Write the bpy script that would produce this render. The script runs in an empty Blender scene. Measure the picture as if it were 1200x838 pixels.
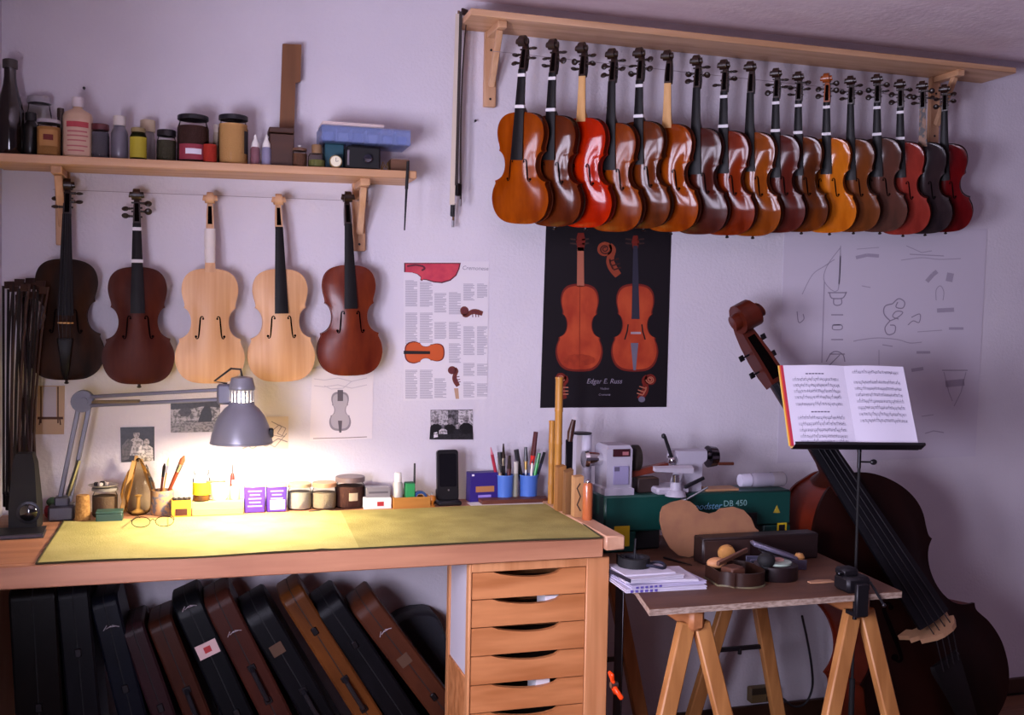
import bpy, math, random
from math import sin, cos, pi, atan, radians, sqrt
from mathutils import Vector, Matrix, Euler

random.seed(7)
SC = bpy.context.scene
COL = SC.collection

# ------------------------------------------------------------------ camera
FPX = 1200.0
YAW, TILT, ROLL = radians(17), atan(47.4 / 1200), radians(1.07)
CAM = Vector((0, -3.30, 1.475))
FW = Vector((sin(YAW) * cos(TILT), cos(YAW) * cos(TILT), -sin(TILT)))
R0 = Vector((cos(YAW), -sin(YAW), 0))
U0 = R0.cross(FW)
RT = R0 * cos(ROLL) + U0 * sin(ROLL)
UP = -R0 * sin(ROLL) + U0 * cos(ROLL)
cam_data = bpy.data.cameras.new('camera')
cam_data.sensor_width = 36
cam_data.lens = 36
cam_data.clip_start = 0.02
cam = bpy.data.objects.new('camera', cam_data)
cm = Matrix((RT, UP, -FW)).transposed().to_4x4()
cm.translation = CAM
cam.matrix_world = cm
COL.objects.link(cam)
SC.camera = cam

# ------------------------------------------------------------------ light
SC.view_settings.view_transform = 'Standard'
SC.view_settings.look = 'None'
SC.view_settings.gamma = 1
SC.view_settings.use_curve_mapping = False
SC.view_settings.exposure = 0.0
SC.cycles.transparent_max_bounces = 24
world = bpy.data.worlds.new('world')
SC.world = world
world.use_nodes = True
bg = world.node_tree.nodes['Background']
bg.inputs[0].default_value = (0.70, 0.50, 0.80, 1)
bg.inputs[1].default_value = 0.11
# daylight through the window of the left wall
ld = bpy.data.lights.new('window_daylight', 'AREA')
ld.shape = 'RECTANGLE'
ld.size, ld.size_y = 0.62, 2.1
ld.color = (0.80, 0.765, 1.0)
ld.energy = 245
lo = bpy.data.objects.new('window_daylight', ld)
lo.location = (-0.74, -1.90, 1.35)
lo.rotation_euler = Vector((1.0, 0.30, 0.0)).to_track_quat('-Z', 'Z').to_euler()
COL.objects.link(lo)
# the desk lamp's light is made with the lamp

# ------------------------------------------------------------------ picture geometry helpers
def ray(px, py):
    return FW * FPX + RT * (px - 600) - UP * (py - 419)
def at(px, py, Y):
    d = ray(px, py)
    return CAM + d * ((Y - CAM.y) / d.y)
def atZ(px, py, Z):
    d = ray(px, py)
    return CAM + d * ((Z - CAM.z) / d.z)
def atX(px, py, X):
    d = ray(px, py)
    return CAM + d * ((X - CAM.x) / d.x)
def mpp(p):
    return (Vector(p) - CAM).dot(FW) / FPX

# ------------------------------------------------------------------ materials
def lin(h):
    h = h.lstrip('#')
    o = []
    for i in (0, 2, 4):
        c = int(h[i:i + 2], 16) / 255
        o.append(c / 12.92 if c <= .04045 else ((c + .055) / 1.055) ** 2.4)
    return (*o, 1)
MC = {}
def mat(name, col, rough=.55, metal=0, col2=None, scale=(8, 8, 8), detail=3, bump=0, bscale=60, coat=0, emit=0, lo=.35, hi=.65, spec=.5):
    if name in MC:
        return MC[name]
    m = bpy.data.materials.new(name)
    m.use_nodes = True
    nt = m.node_tree
    b = nt.nodes['Principled BSDF']
    b.inputs['Base Color'].default_value = lin(col)
    b.inputs['Roughness'].default_value = rough
    b.inputs['Metallic'].default_value = metal
    b.inputs['Coat Weight'].default_value = coat
    b.inputs['Coat Roughness'].default_value = .12
    b.inputs['Specular IOR Level'].default_value = spec
    if emit:
        b.inputs['Emission Color'].default_value = lin(col)
        b.inputs['Emission Strength'].default_value = emit
    if col2 or bump:
        tc = nt.nodes.new('ShaderNodeTexCoord')
        mp = nt.nodes.new('ShaderNodeMapping')
        nt.links.new(tc.outputs['Object'], mp.inputs[0])
    if col2:
        mp.inputs['Scale'].default_value = scale
        nz = nt.nodes.new('ShaderNodeTexNoise')
        nz.inputs['Scale'].default_value = 1
        nz.inputs['Detail'].default_value = detail
        nt.links.new(mp.outputs[0], nz.inputs['Vector'])
        cr = nt.nodes.new('ShaderNodeValToRGB')
        cr.color_ramp.elements[0].position = lo
        cr.color_ramp.elements[1].position = hi
        cr.color_ramp.elements[0].color = lin(col)
        cr.color_ramp.elements[1].color = lin(col2)
        nt.links.new(nz.outputs[0], cr.inputs[0])
        nt.links.new(cr.outputs[0], b.inputs['Base Color'])
    if bump:
        n2 = nt.nodes.new('ShaderNodeTexNoise')
        n2.inputs['Scale'].default_value = bscale
        n2.inputs['Detail'].default_value = 4
        nt.links.new(tc.outputs['Object'], n2.inputs['Vector'])
        bp = nt.nodes.new('ShaderNodeBump')
        bp.inputs['Strength'].default_value = bump
        bp.inputs['Distance'].default_value = .01
        nt.links.new(n2.outputs[0], bp.inputs['Height'])
        nt.links.new(bp.outputs[0], b.inputs['Normal'])
    MC[name] = m
    return m
def glass(name, tint, gloss=.12, rough=.04):
    if name in MC:
        return MC[name]
    m = bpy.data.materials.new(name)
    m.use_nodes = True
    nt = m.node_tree
    nt.nodes.clear()
    o = nt.nodes.new('ShaderNodeOutputMaterial')
    t = nt.nodes.new('ShaderNodeBsdfTransparent')
    t.inputs[0].default_value = lin(tint)
    g = nt.nodes.new('ShaderNodeBsdfGlossy')
    g.inputs['Roughness'].default_value = rough
    lw = nt.nodes.new('ShaderNodeLayerWeight')
    lw.inputs[0].default_value = gloss
    mx = nt.nodes.new('ShaderNodeMixShader')
    nt.links.new(lw.outputs['Fresnel'], mx.inputs[0])
    nt.links.new(t.outputs[0], mx.inputs[1])
    nt.links.new(g.outputs[0], mx.inputs[2])
    nt.links.new(mx.outputs[0], o.inputs[0])
    MC[name] = m
    return m

PINE = mat('pine', '#d2a682', .5, col2='#bd8f68', scale=(2, 30, 30), bump=.05)
PINE_V = mat('pine_upright', '#d2a682', .5, col2='#bd8f68', scale=(30, 30, 2))
PINE_Y = mat('pine_depth', '#d2a682', .5, col2='#bd8f68', scale=(30, 2, 30))
BENCHW = mat('bench_wood', '#c08764', .5, col2='#a87052', scale=(2, 25, 25), bump=.05)
BEECH = mat('drawer_wood', '#d08a56', .45, col2='#b06c3c', scale=(3, 40, 22), bump=.03)
BEECH_V = mat('cabinet_wood', '#d69664', .45, col2='#bd7c4c', scale=(28, 28, 2))
WHITE = mat('white_plastic', '#e6e2dc', .4)
PAPER = mat('paper', '#e9e4e6', .8)
BLACK = mat('black_plastic', '#141318', .4)
BLACKM = mat('black_matt', '#0f0e10', .75)
EBONY = mat('ebony', '#0e0c0e', .45, col2='#161213', scale=(40, 40, 3), spec=.2)
STEEL = mat('steel', '#a9a8ae', .28, 1)
DSTEEL = mat('dark_steel', '#3a393d', .4, 1)
CHROME = mat('chrome', '#d8d6d8', .1, 1)
GLASS = glass('clear_glass', '#f4f4f1', .08)
INK = mat('ink', '#3c3a48', .9)

def plastic(name, col, fac, rough=.25):
    # cloudy see-through plastic
    if name in MC:
        return MC[name]
    m = mat(name, col, rough)
    nt = m.node_tree
    o = [n for n in nt.nodes if n.type == 'OUTPUT_MATERIAL'][0]
    b = nt.nodes['Principled BSDF']
    t = nt.nodes.new('ShaderNodeBsdfTransparent')
    mx = nt.nodes.new('ShaderNodeMixShader')
    mx.inputs[0].default_value = fac
    nt.links.new(t.outputs[0], mx.inputs[1])
    nt.links.new(b.outputs[0], mx.inputs[2])
    nt.links.new(mx.outputs[0], o.inputs[0])
    return m

# ------------------------------------------------------------------ mesh builder
def cr_spline(pts, n):
    out = []
    P = [pts[0]] + list(pts) + [pts[-1]]
    for i in range(1, len(P) - 2):
        p0, p1, p2, p3 = P[i - 1], P[i], P[i + 1], P[i + 2]
        for k in range(n):
            t = k / n
            out.append(tuple(.5 * (2 * b + (c - a) * t + (2 * a - 5 * b + 4 * c - d) * t * t + (3 * b - a - 3 * c + d) * t ** 3) for a, b, c, d in zip(p0, p1, p2, p3)))
    out.append(tuple(pts[-1]))
    return out
def basis(d):
    d = Vector(d).normalized()
    u = d.cross(Vector((0, 0, 1)))
    if u.length < 1e-3:
        u = Vector((1, 0, 0))
    u.normalize()
    return u, d.cross(u).normalized() * -1, d
class MB:
    def __init__(s):
        s.v, s.f, s.mi, s.cur = [], [], [], 0
    def add(s, vs, fs, M=None):
        o = len(s.v)
        for p in vs:
            p = Vector(p)
            s.v.append(tuple(M @ p) if M is not None else tuple(p))
        for f in fs:
            s.f.append(tuple(i + o for i in f))
            s.mi.append(s.cur)
        return s
    def box(s, c, d, M=None, ch=0):
        x, y, z = d[0] / 2, d[1] / 2, d[2] / 2
        ch = min(ch, x * .9, y * .9, z * .9)
        c = Vector(c)
        if ch <= 0:
            vs = [c + Vector((a * x, b * y, e * z)) for a in (-1, 1) for b in (-1, 1) for e in (-1, 1)]
            fs = [(0, 1, 3, 2), (4, 6, 7, 5), (0, 4, 5, 1), (2, 3, 7, 6), (0, 2, 6, 4), (1, 5, 7, 3)]
            return s.add(vs, fs, M)
        vs, ix = [], {}
        for a in (-1, 1):
            for b in (-1, 1):
                for e in (-1, 1):
                    for k in range(3):
                        q = [a * x, b * y, e * z]
                        for j in range(3):
                            if j != k:
                                q[j] -= (a, b, e)[j] * ch
                        ix[(a, b, e, k)] = len(vs)
                        vs.append(c + Vector(q))
        fs = []
        S = (-1, 1)
        for a in S:
            fs.append([ix[(a, b, e, 0)] for b, e in ((-1, -1), (1, -1), (1, 1), (-1, 1))])
            fs.append([ix[(b, a, e, 1)] for b, e in ((-1, -1), (1, -1), (1, 1), (-1, 1))])
            fs.append([ix[(b, e, a, 2)] for b, e in ((-1, -1), (1, -1), (1, 1), (-1, 1))])
            for b in S:
                fs.append([ix[(a, b, -1, 0)], ix[(a, b, 1, 0)], ix[(a, b, 1, 1)], ix[(a, b, -1, 1)]])
                fs.append([ix[(a, -1, b, 0)], ix[(a, 1, b, 0)], ix[(a, 1, b, 2)], ix[(a, -1, b, 2)]])
                fs.append([ix[(-1, a, b, 1)], ix[(1, a, b, 1)], ix[(1, a, b, 2)], ix[(-1, a, b, 2)]])
                for e in S:
                    fs.append([ix[(a, b, e, k)] for k in range(3)])
        return s.add(vs, fs, M)
    def span(s, a, b, ch=0, M=None):
        a, b = Vector(a), Vector(b)
        d = b - a
        return s.box((a + b) / 2, (abs(d.x), abs(d.y), abs(d.z)), M, ch)
    def beam(s, p0, p1, w, t, ch=0, up=None):
        # a straight bar of width w and thickness t between two points
        p0, p1 = Vector(p0), Vector(p1)
        d = p1 - p0
        z = d.normalized()
        up = Vector(up) if up else Vector((0, 1, 0))
        x = up.cross(z)
        if x.length < 1e-3:
            x = Vector((1, 0, 0)).cross(z)
        x.normalize()
        y = z.cross(x)
        M = Matrix((x, y, z)).transposed().to_4x4()
        M.translation = (p0 + p1) / 2
        return s.box((0, 0, 0), (w, t, d.length), M, ch)
    def cyl(s, p0, p1, r0, r1=None, n=14, cap=True):
        r1 = r0 if r1 is None else r1
        return s.tube([p0, p1], [r0, r1], n, cap)
    def tube(s, pts, r, n=8, cap=True):
        pts = [Vector(p) for p in pts]
        if not isinstance(r, (list, tuple)):
            r = [r] * len(pts)
        vs, fs = [], []
        u0 = None
        for i, p in enumerate(pts):
            d = pts[min(i + 1, len(pts) - 1)] - pts[max(i - 1, 0)]
            u, v, d = basis(d)
            if u0 is not None:
                u = (u0 - d * u0.dot(d))
                if u.length < 1e-6:
                    u = basis(d)[0]
                u.normalize()
                v = d.cross(u)
            else:
                v = d.cross(u)
            u0 = u
            for k in range(n):
                a = 2 * pi * k / n
                vs.append(p + (u * cos(a) + v * sin(a)) * r[i])
        for i in range(len(pts) - 1):
            for k in range(n):
                k2 = (k + 1) % n
                fs.append((i * n + k, i * n + k2, (i + 1) * n + k2, (i + 1) * n + k))
        if cap:
            fs.append(tuple(range(n))[::-1])
            fs.append(tuple((len(pts) - 1) * n + k for k in range(n)))
        return s.add(vs, fs)
    def lathe(s, prof, c=(0, 0, 0), n=20, M=None, cap=True):
        c = Vector(c)
        vs, fs = [], []
        for r, z in prof:
            for k in range(n):
                a = 2 * pi * k / n
                vs.append(c + Vector((r * cos(a), r * sin(a), z)))
        for i in range(len(prof) - 1):
            for k in range(n):
                k2 = (k + 1) % n
                fs.append((i * n + k, i * n + k2, (i + 1) * n + k2, (i + 1) * n + k))
        if cap:
            if prof[0][0] > 1e-5:
                fs.append(tuple(range(n))[::-1])
            if prof[-1][0] > 1e-5:
                fs.append(tuple((len(prof) - 1) * n + k for k in range(n)))
        return s.add(vs, fs, M)
    def loft(s, secs, closed=True, cap=True, M=None):
        n = len(secs[0])
        vs = [p for q in secs for p in q]
        fs = []
        for i in range(len(secs) - 1):
            for k in range(n if closed else n - 1):
                k2 = (k + 1) % n
                fs.append((i * n + k, i * n + k2, (i + 1) * n + k2, (i + 1) * n + k))
        if cap and closed:
            fs.append(tuple(range(n))[::-1])
            fs.append(tuple((len(secs) - 1) * n + k for k in range(n)))
        return s.add(vs, fs, M)
    def prism(s, poly, y0, y1, M=None):
        # outline in X,Z carried from y0 to y1
        n = len(poly)
        vs = [(x, y0, z) for x, z in poly] + [(x, y1, z) for x, z in poly]
        fs = [tuple(range(n)), tuple(range(n, 2 * n))[::-1]]
        for k in range(n):
            k2 = (k + 1) % n
            fs.append((k, k2, n + k2, n + k))
        return s.add(vs, fs, M)
    def ell(s, c, r, n=12, m=8, M=None):
        prof = [(sin(pi * i / m), -cos(pi * i / m)) for i in range(m + 1)]
        c = Vector(c)
        vs, fs = [], []
        for a, z in prof:
            for k in range(n):
                t = 2 * pi * k / n
                vs.append(c + Vector((r[0] * a * cos(t), r[1] * a * sin(t), r[2] * z)))
        for i in range(m):
            for k in range(n):
                k2 = (k + 1) % n
                fs.append((i * n + k, i * n + k2, (i + 1) * n + k2, (i + 1) * n + k))
        return s.add(vs, fs, M)
    def mesh(s, name, mats, smooth=38):
        me = bpy.data.meshes.new(name)
        me.from_pydata(s.v, [], s.f)
        if not isinstance(mats, (list, tuple)):
            mats = [mats]
        for m in mats:
            me.materials.append(m)
        if len(mats) > 1:
            me.polygons.foreach_set('material_index', s.mi)
        me.validate()
        import bmesh
        b = bmesh.new()
        b.from_mesh(me)
        bmesh.ops.remove_doubles(b, verts=b.verts, dist=1e-6)
        bmesh.ops.recalc_face_normals(b, faces=b.faces)
        b.to_mesh(me)
        b.free()
        if smooth:
            me.polygons.foreach_set('use_smooth', [True] * len(me.polygons))
            me.set_sharp_from_angle(angle=radians(smooth))
        me.update()
        return me
    def build(s, name, mats, parent=None, smooth=38, loc=None):
        return put(name, s.mesh(name, mats, smooth), parent, loc)
def put(name, me, parent=None, loc=None, m=None):
    o = bpy.data.objects.new(name, me)
    COL.objects.link(o)
    if parent is not None:
        o.parent = parent
    if loc is not None:
        o.location = loc
    if m is not None:
        o.material_slots[0].link = 'OBJECT'
        o.material_slots[0].material = m
    return o
def tag(o, label, cat, group=None):
    o['label'] = label
    o['category'] = cat
    if group:
        o['group'] = group
    return o
def thing(name, label, cat, loc=(0, 0, 0), rot=(0, 0, 0), group=None):
    o = bpy.data.objects.new(name, None)
    o.empty_display_size = .05
    COL.objects.link(o)
    o.location = loc
    o.rotation_euler = rot
    return tag(o, label, cat, group)
def struct(o):
    o['kind'] = 'structure'
    return o
def text(s, name, size, m, parent, loc, rot=(pi / 2, 0, 0), shear=0, align='CENTER'):
    cu = bpy.data.curves.new(name, 'FONT')
    cu.body = s
    cu.size = size
    cu.align_x = align
    cu.align_y = 'CENTER'
    cu.shear = shear
    cu.extrude = .0001
    cu.resolution_u = 3
    tmp = bpy.data.objects.new(name + '_curve', cu)
    COL.objects.link(tmp)
    me = bpy.data.meshes.new_from_object(tmp)
    bpy.data.objects.remove(tmp)
    bpy.data.curves.remove(cu)
    me.materials.clear()
    me.materials.append(m)
    o = put(name, me, parent, loc)
    o.rotation_euler = rot
    o['kind'] = 'stuff'
    return o

# ------------------------------------------------------------------ the room
BENCH_Z, TABLE_Z = .87, .74
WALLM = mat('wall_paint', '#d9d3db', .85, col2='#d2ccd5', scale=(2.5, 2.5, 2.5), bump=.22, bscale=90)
CEILM = mat('ceiling_plaster', '#e4d2d8', .9, col2='#dac6ce', scale=(6, 14, 6), bump=.25, bscale=45)
XL, XR, YF, ZC = -.552, 4.3, -4.6, 2.51
struct(MB().span((XL - .12, 0, -.05), (XR + .1, .1, ZC + .1)).build('wall_back', WALLM))
w = MB()
WY0, WY1, WZ0, WZ1 = -2.25, -1.55, .26, 2.44
w.span((XL - .12, YF, -.05), (XL, WY0, ZC + .1))
w.span((XL - .12, WY1, -.05), (XL, 0, ZC + .1))
w.span((XL - .12, WY0, -.05), (XL, WY1, WZ0))
w.span((XL - .12, WY0, WZ1), (XL, WY1, ZC + .1))
struct(w.build('wall_left', WALLM))
wn = struct(thing('window_1', '', '', (XL - .06, (WY0 + WY1) / 2, WZ0)))
del wn['label'], wn['category']
fr = MB()
hw, hh = (WY1 - WY0) / 2, WZ1 - WZ0
for sy in (-1, 1):
    fr.box((0, sy * (hw - .025), hh / 2), (.05, .05, hh), ch=.004)
fr.box((0, 0, .025), (.05, 2 * hw - .1, .05), ch=.004)
fr.box((0, 0, hh - .025), (.05, 2 * hw - .1, .05), ch=.004)
fr.build('window_frame', WHITE, wn)
MB().box((0, 0, hh / 2), (.035, .035, hh - .1), ch=.004).build('mullion', WHITE, wn)
MB().box((.07, 0, -.012), (.10, 2 * hw + .06, .024), ch=.004).build('window_sill', WHITE, wn)
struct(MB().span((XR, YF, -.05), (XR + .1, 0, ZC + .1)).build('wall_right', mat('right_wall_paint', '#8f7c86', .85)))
struct(MB().span((XL - .12, YF, ZC), (XR + .1, .1, ZC + .1)).build('ceiling', CEILM))
FLOORM = mat('floor_wood', '#7d5236', .5, col2='#694329', scale=(2, 25, 25))
fl = struct(MB().span((XL - .12, YF, -.06), (XR + .1, .1, -.004)).build('floor', mat('floor_joint', '#1c100a', .8)))
y = -.03
k = 0
while y > -1.5:
    for j, (x0, x1) in enumerate(((XL + .002, 1.1), (1.1, 2.55), (2.55, XR - .01)) if k % 2 else ((XL + .002, .4), (.4, 1.9), (1.9, XR - .01))):
        MB().span((x0 + .001, y - .116, -.004), (x1 - .001, y, random.uniform(-.0004, .0006)), .001).build('floor_plank', FLOORM, fl)
    y -= .118
    k += 1
struct(MB().span((XL, -.016, .0), (XR, 0, .062), .003).build('baseboard_back', mat('baseboard_wood', '#3a2013', .5)))
for px, py, lab in ((99, 105, 'small dark nail in the wall above the clear solvent bottle'), (556, 143, 'small dark nail in the wall under the left shelf bracket')):
    p = at(px, py, 0)
    tag(MB().cyl((0, 0, 0), (0, -.012, .002), .0016, n=8).cyl((0, -.012, .002), (0, -.014, .002), .0042, n=10).build('nail', DSTEEL, loc=p), lab, 'nail')

# ------------------------------------------------------------------ long upper shelf
def bracket(parent, x, H, D, name='bracket', m1=PINE_V, m2=PINE_Y):
    # upright on the wall, arm under the board, slanting brace; z=0 is the underside of the board, y=0 the wall
    b = MB().span((x - .02, -.022, -H), (x + .02, -.001, 0), .002).build(name, m1, parent)
    MB().span((x - .015, -D, -.022), (x + .015, -.022, 0), .002).build('bracket_arm', m2, b)
    MB().beam((x, -.03, -H * .74), (x, -D + .035, -.020), .020, .020, .002, up=(1, 0, 0)).build('bracket_brace', m1, b)
    s = MB()
    for zz in (-H * .25, -H * .9):
        s.cyl((x, -.022, zz), (x, -.024, zz), .004, n=8)
    s.build('bracket_screws', DSTEEL, b)
    return b
US_Z = 2.411
us = thing('wall_shelf', 'long pine shelf high on the wall above the row of violins', 'shelf', (.80, 0, US_Z))
MB().span((0, -.178, 0), (2.085, -.001, .021), .002).build('shelf_board', PINE, us)
xb1 = at(574, 80, -.01).x - .80
xb2 = at(1094, 120, -.01).x - .80
bracket(us, xb1, .245, .155)
bracket(us, xb2, .245, .155)
# ------------------------------------------------------------------ short left shelf
LS_Y = -.185
pl, pr = at(2, 189.5, LS_Y), at(487, 209.5, LS_Y)
LS_ANG = math.atan2(pr.z - pl.z, pr.x - pl.x)
ls = thing('wall_shelf', 'short pine shelf crowded with jars and bottles on the left', 'shelf', (XL + .004, 0, pl.z + (XL - pl.x) * math.tan(LS_ANG)), (0, -LS_ANG, 0))
LSL = pr.x - XL
MB().span((0, LS_Y, 0), (LSL, -.001, .024), .002).build('shelf_board', PINE, ls)
bracket(ls, at(71, 230, -.02).x - XL, .215, .15)
bracket(ls, at(419, 240, -.02).x - XL, .215, .15)
def ls_top(x):
    return ls.location.z + (x - XL) * math.tan(LS_ANG) + .0242
# ------------------------------------------------------------------ violins
LB = [(0, 0), (.03, .0010), (.058, .0065), (.082, .022), (.0965, .045), (.103, .070), (.1032, .088), (.0995, .107), (.0935, .121), (.0905, .1295), (.0925, .137)]
CB = [(.0925, .137), (.079, .1425), (.0665, .153), (.0585, .169), (.0555, .187), (.057, .204), (.062, .218), (.069, .2275), (.0775, .2335)]
UB = [(.0775, .2335), (.0752, .2395), (.0765, .250), (.0805, .264), (.0835, .280), (.0838, .295), (.0805, .3135), (.072, .331), (.057, .3445), (.038, .3515), (.018, .3545), (0, .355)]
OUT = cr_spline(LB, 3)[:-1] + cr_spline(CB, 3)[:-1] + cr_spline(UB, 3)
OUT = [(max(0, a), b) for a, b in OUT]
for i in range(1, len(OUT)):
    if OUT[i][1] <= OUT[i - 1][1]:
        OUT[i] = (OUT[i][0], OUT[i - 1][1] + 1e-5)
BUB = [(.0775, .2335), (.0755, .2395), (.0775, .250), (.0812, .263), (.0820, .276), (.0790, .291), (.0715, .3075), (.0595, .324), (.0445, .339), (.0300, .349), (.0165, .3545), (0, .355)]
BOUT = cr_spline(LB, 3)[:-1] + cr_spline(CB, 3)[:-1] + cr_spline(BUB, 3)
BOUT = [(max(0, a), b) for a, b in BOUT]
for i in range(1, len(BOUT)):
    if BOUT[i][1] <= BOUT[i - 1][1]:
        BOUT[i] = (BOUT[i][0], BOUT[i - 1][1] + 1e-5)
FULL = [(x, z) for x, z in OUT] + [(-x, z) for x, z in OUT[-2:0:-1]]
WS = [(0, .02), (.02, .072), (.05, .090), (.09, .094), (.12, .080), (.15, .060), (.19, .053), (.225, .058), (.26, .072), (.295, .078), (.33, .064), (.348, .035), (.356, .012)]
def ws(z):
    for (a, b), (c, d) in zip(WS, WS[1:]):
        if z <= c:
            t = (z - a) / (c - a)
            return b + (d - b) * t
    return WS[-1][1]
def arch(x, z, H=.0150):
    b = max(0, sin(pi * min(1, max(0, z / .355)))) ** .55
    a = min(1, abs(x) / ws(z))
    return H * b * (1 - a * a) ** 1.25
NC = 14
def plate(mb, s, y0, th, H, outl):
    secs = []
    for wv, z in outl:
        row = []
        for j in range(NC + 1):
            t = -1 + 2 * j / NC
            x = t * max(wv, 1e-4)
            row.append((x, s * (y0 + th + arch(x, z, H)), z))
        row.append((max(wv, 1e-4), s * y0, z))
        row.append((-max(wv, 1e-4), s * y0, z))
        secs.append(row)
    mb.loft(secs)
SLOPE = [.111]
def yfb(z):
    return -.010 - (.485 - z) * SLOPE[0]
VM = {}
def violin_meshes(rb, key, fbz=.215):
    if key in VM:
        return VM[key]
    outl = BOUT if key == 'bass' else OUT
    SLOPE[0] = .245 if key == 'bass' else .111
    full = list(outl) + [(-x, z) for x, z in outl[-2:0:-1]]
    d = {}
    dummy = BLACK
    m = MB(); plate(m, -1, rb, .004, .015, outl); d['belly'] = m.mesh('belly', dummy, 42)
    m = MB(); plate(m, 1, rb, .004, .0135, outl); d['back_plate'] = m.mesh('back_plate', dummy, 42)
    m = MB()
    rib = [(x * .965, .1775 + (z - .1775) * .985) for x, z in full]
    m.loft([[(x, -rb, z) for x, z in rib], [(x, rb, z) for x, z in rib]])
    d['ribs'] = m.mesh('ribs', dummy, 30)
    m = MB()
    secs = []
    for z, hw, th in ((.487, .0116, .0125), (.45, .0123, .0135), (.41, .0134, .0145), (.385, .0142, .0165), (.370, .0150, .0235), (.358, .0158, .0245 + rb), (.343, .0162, .029 + rb)):
        yf = yfb(z)
        q = []
        for k in range(9):
            a = pi * k / 8
            q.append((hw * cos(a), yf + th * (sin(a) ** .75 if sin(a) > 0 else 0), z))
        secs.append(q)
    m.loft(secs); d['neck'] = m.mesh('neck', dummy, 40)
    m = MB()
    secs = []
    N = 8
    for k in range(N + 1):
        z = .487 + (fbz - .487) * k / N
        hw = .0118 + (.487 - z) / .272 * .0092
        y = yfb(z)
        secs.append([(-hw, y, z), (hw, y, z), (hw, y - .0042, z), (hw * .5, y - .0066, z), (0, y - .0074, z), (-hw * .5, y - .0066, z), (-hw, y - .0042, z)])
    m.loft(secs); d['fingerboard'] = m.mesh('fingerboard', dummy, 25)
    # pegbox and volute
    m = MB()
    path = [(-.004, .484, .0116, .0085), (.001, .500, .0112, .0112), (.0060, .520, .0105, .0118), (.0105, .540, .0093, .0105), (.0125, .556, .0080, .0085), (.0115, .568, .0072, .0068)]
    secs = []
    for i, (y, z, hw, hd) in enumerate(path):
        a, b = path[max(0, i - 1)], path[min(len(path) - 1, i + 1)]
        dy, dz = b[0] - a[0], b[1] - a[1]
        l = sqrt(dy * dy + dz * dz)
        ny, nz = dz / l, -dy / l
        secs.append([(sx * hw, y + sd * hd * ny, z + sd * hd * nz) for sx, sd in ((-1, -1), (1, -1), (1, -.15), (1, 1), (.7, 1.15), (-.7, 1.15), (-1, 1), (-1, -.15))])
    m.loft(secs)
    slot = []
    for i in range(len(path) - 1):
        for f in (0, .5):
            y, z, hw, hd = [p + (q - p) * f for p, q in zip(path[i], path[i + 1])]
            if .489 <= z <= .552:
                slot.append([(-hw * .6, y - hd - .0006, z), (hw * .6, y - hd - .0006, z), (hw * .6, y - hd + .003, z), (-hw * .6, y - hd + .003, z)])
    sl_ = MB(); sl_.loft(slot); d['pegbox_slot'] = sl_.mesh('pegbox_slot', dummy, 30)
    cy, cz = -.0062, .5705
    secs = []
    for k in range(27):
        th = k / 26 * radians(600)
        r = .0178 * math.exp(-.00205 * math.degrees(th))
        hw = .0072 + .0150 * min(1, th / radians(560)) ** 1.1
        rr = .0048 * math.exp(-.0011 * math.degrees(th)) + .0008
        secs.append([(sx * hw, cy + (r + sr * rr) * cos(th), cz + (r + sr * rr) * sin(th)) for sx, sr in ((-1, -1), (1, -1), (1, 1), (-1, 1))])
    m.loft(secs)
    d['scroll'] = m.mesh('scroll', dummy, 40)
    m = MB()
    m.cyl((-.016, 0, 0), (.020, 0, 0), .0028, .0034, n=8)
    m.cyl((.020, 0, 0), (.0225, 0, 0), .005, .0042, n=8)
    m.ell((.0325, 0, 0), (.0112, .0048, .0108), 10, 6)
    d['peg'] = m.mesh('peg', dummy, 45)
    # f-hole: a dark ribbon that follows the arching
    def ribbon(sgn):
        m = MB()
        pts = cr_spline([(.0195, .2000), (.0215, .2060), (.0262, .2065), (.0290, .2000), (.0302, .185), (.0318, .168), (.0332, .152), (.0358, .1405), (.0405, .1390), (.0432, .1445)], 4)
        n = len(pts)
        secs = []
        for i, (x, z) in enumerate(pts):
            a, b = pts[max(0, i - 1)], pts[min(n - 1, i + 1)]
            dx, dz = b[0] - a[0], b[1] - a[1]
            l = sqrt(dx * dx + dz * dz) + 1e-9
            t = i / (n - 1)
            wd = .0012 + .0013 * sin(pi * t) ** 2
            nx, nz = dz / l * wd, -dx / l * wd
            row = []
            for u in (-1, 0, 1):
                xx, zz = x + u * nx, z + u * nz
                row.append((sgn * xx, -(rb + .004 + arch(xx, zz) + .0007), zz))
            secs.append(row)
        m.loft(secs, closed=False, cap=False)
        for ex, ez, er in ((.0208, .2000, .0032), (.0418, .1452, .0040)):
            ring = [(sgn * (ex + er * cos(2 * pi * k / 10)), ez + er * sin(2 * pi * k / 10)) for k in range(10)]
            m.add([(x, -(rb + .004 + arch(x, z) + .0009), z) for x, z in ring], [tuple(range(10))])
        return m.mesh('f_hole', dummy, 0)
    d['f_hole_left'] = ribbon(-1)
    d['f_hole_right'] = ribbon(1)
    m = MB()
    def tape(z0, z1, m):
        secs = []
        for z in (z0, z1):
            hw = .0118 + (.487 - z) / .272 * .0092 + .0012
            y = yfb(z)
            secs.append([(-hw, y + .004, z), (hw, y + .004, z), (hw, y - .0052, z), (hw * .5, y - .0076, z), (-hw * .5, y - .0076, z), (-hw, y - .0052, z)])
        m.loft(secs)
    m = MB(); tape(.464, .474, m); d['tape_high'] = m.mesh('tape', dummy, 20)
    m = MB(); tape(.367, .377, m); d['tape_low'] = m.mesh('tape', dummy, 20)
    m = MB(); m.cyl((0, 0, .002), (0, 0, -.006), .0045, n=8); m.ell((0, 0, -.009), (.007, .007, .004), 10, 6)
    d['end_button'] = m.mesh('end_button', dummy, 40)
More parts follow.
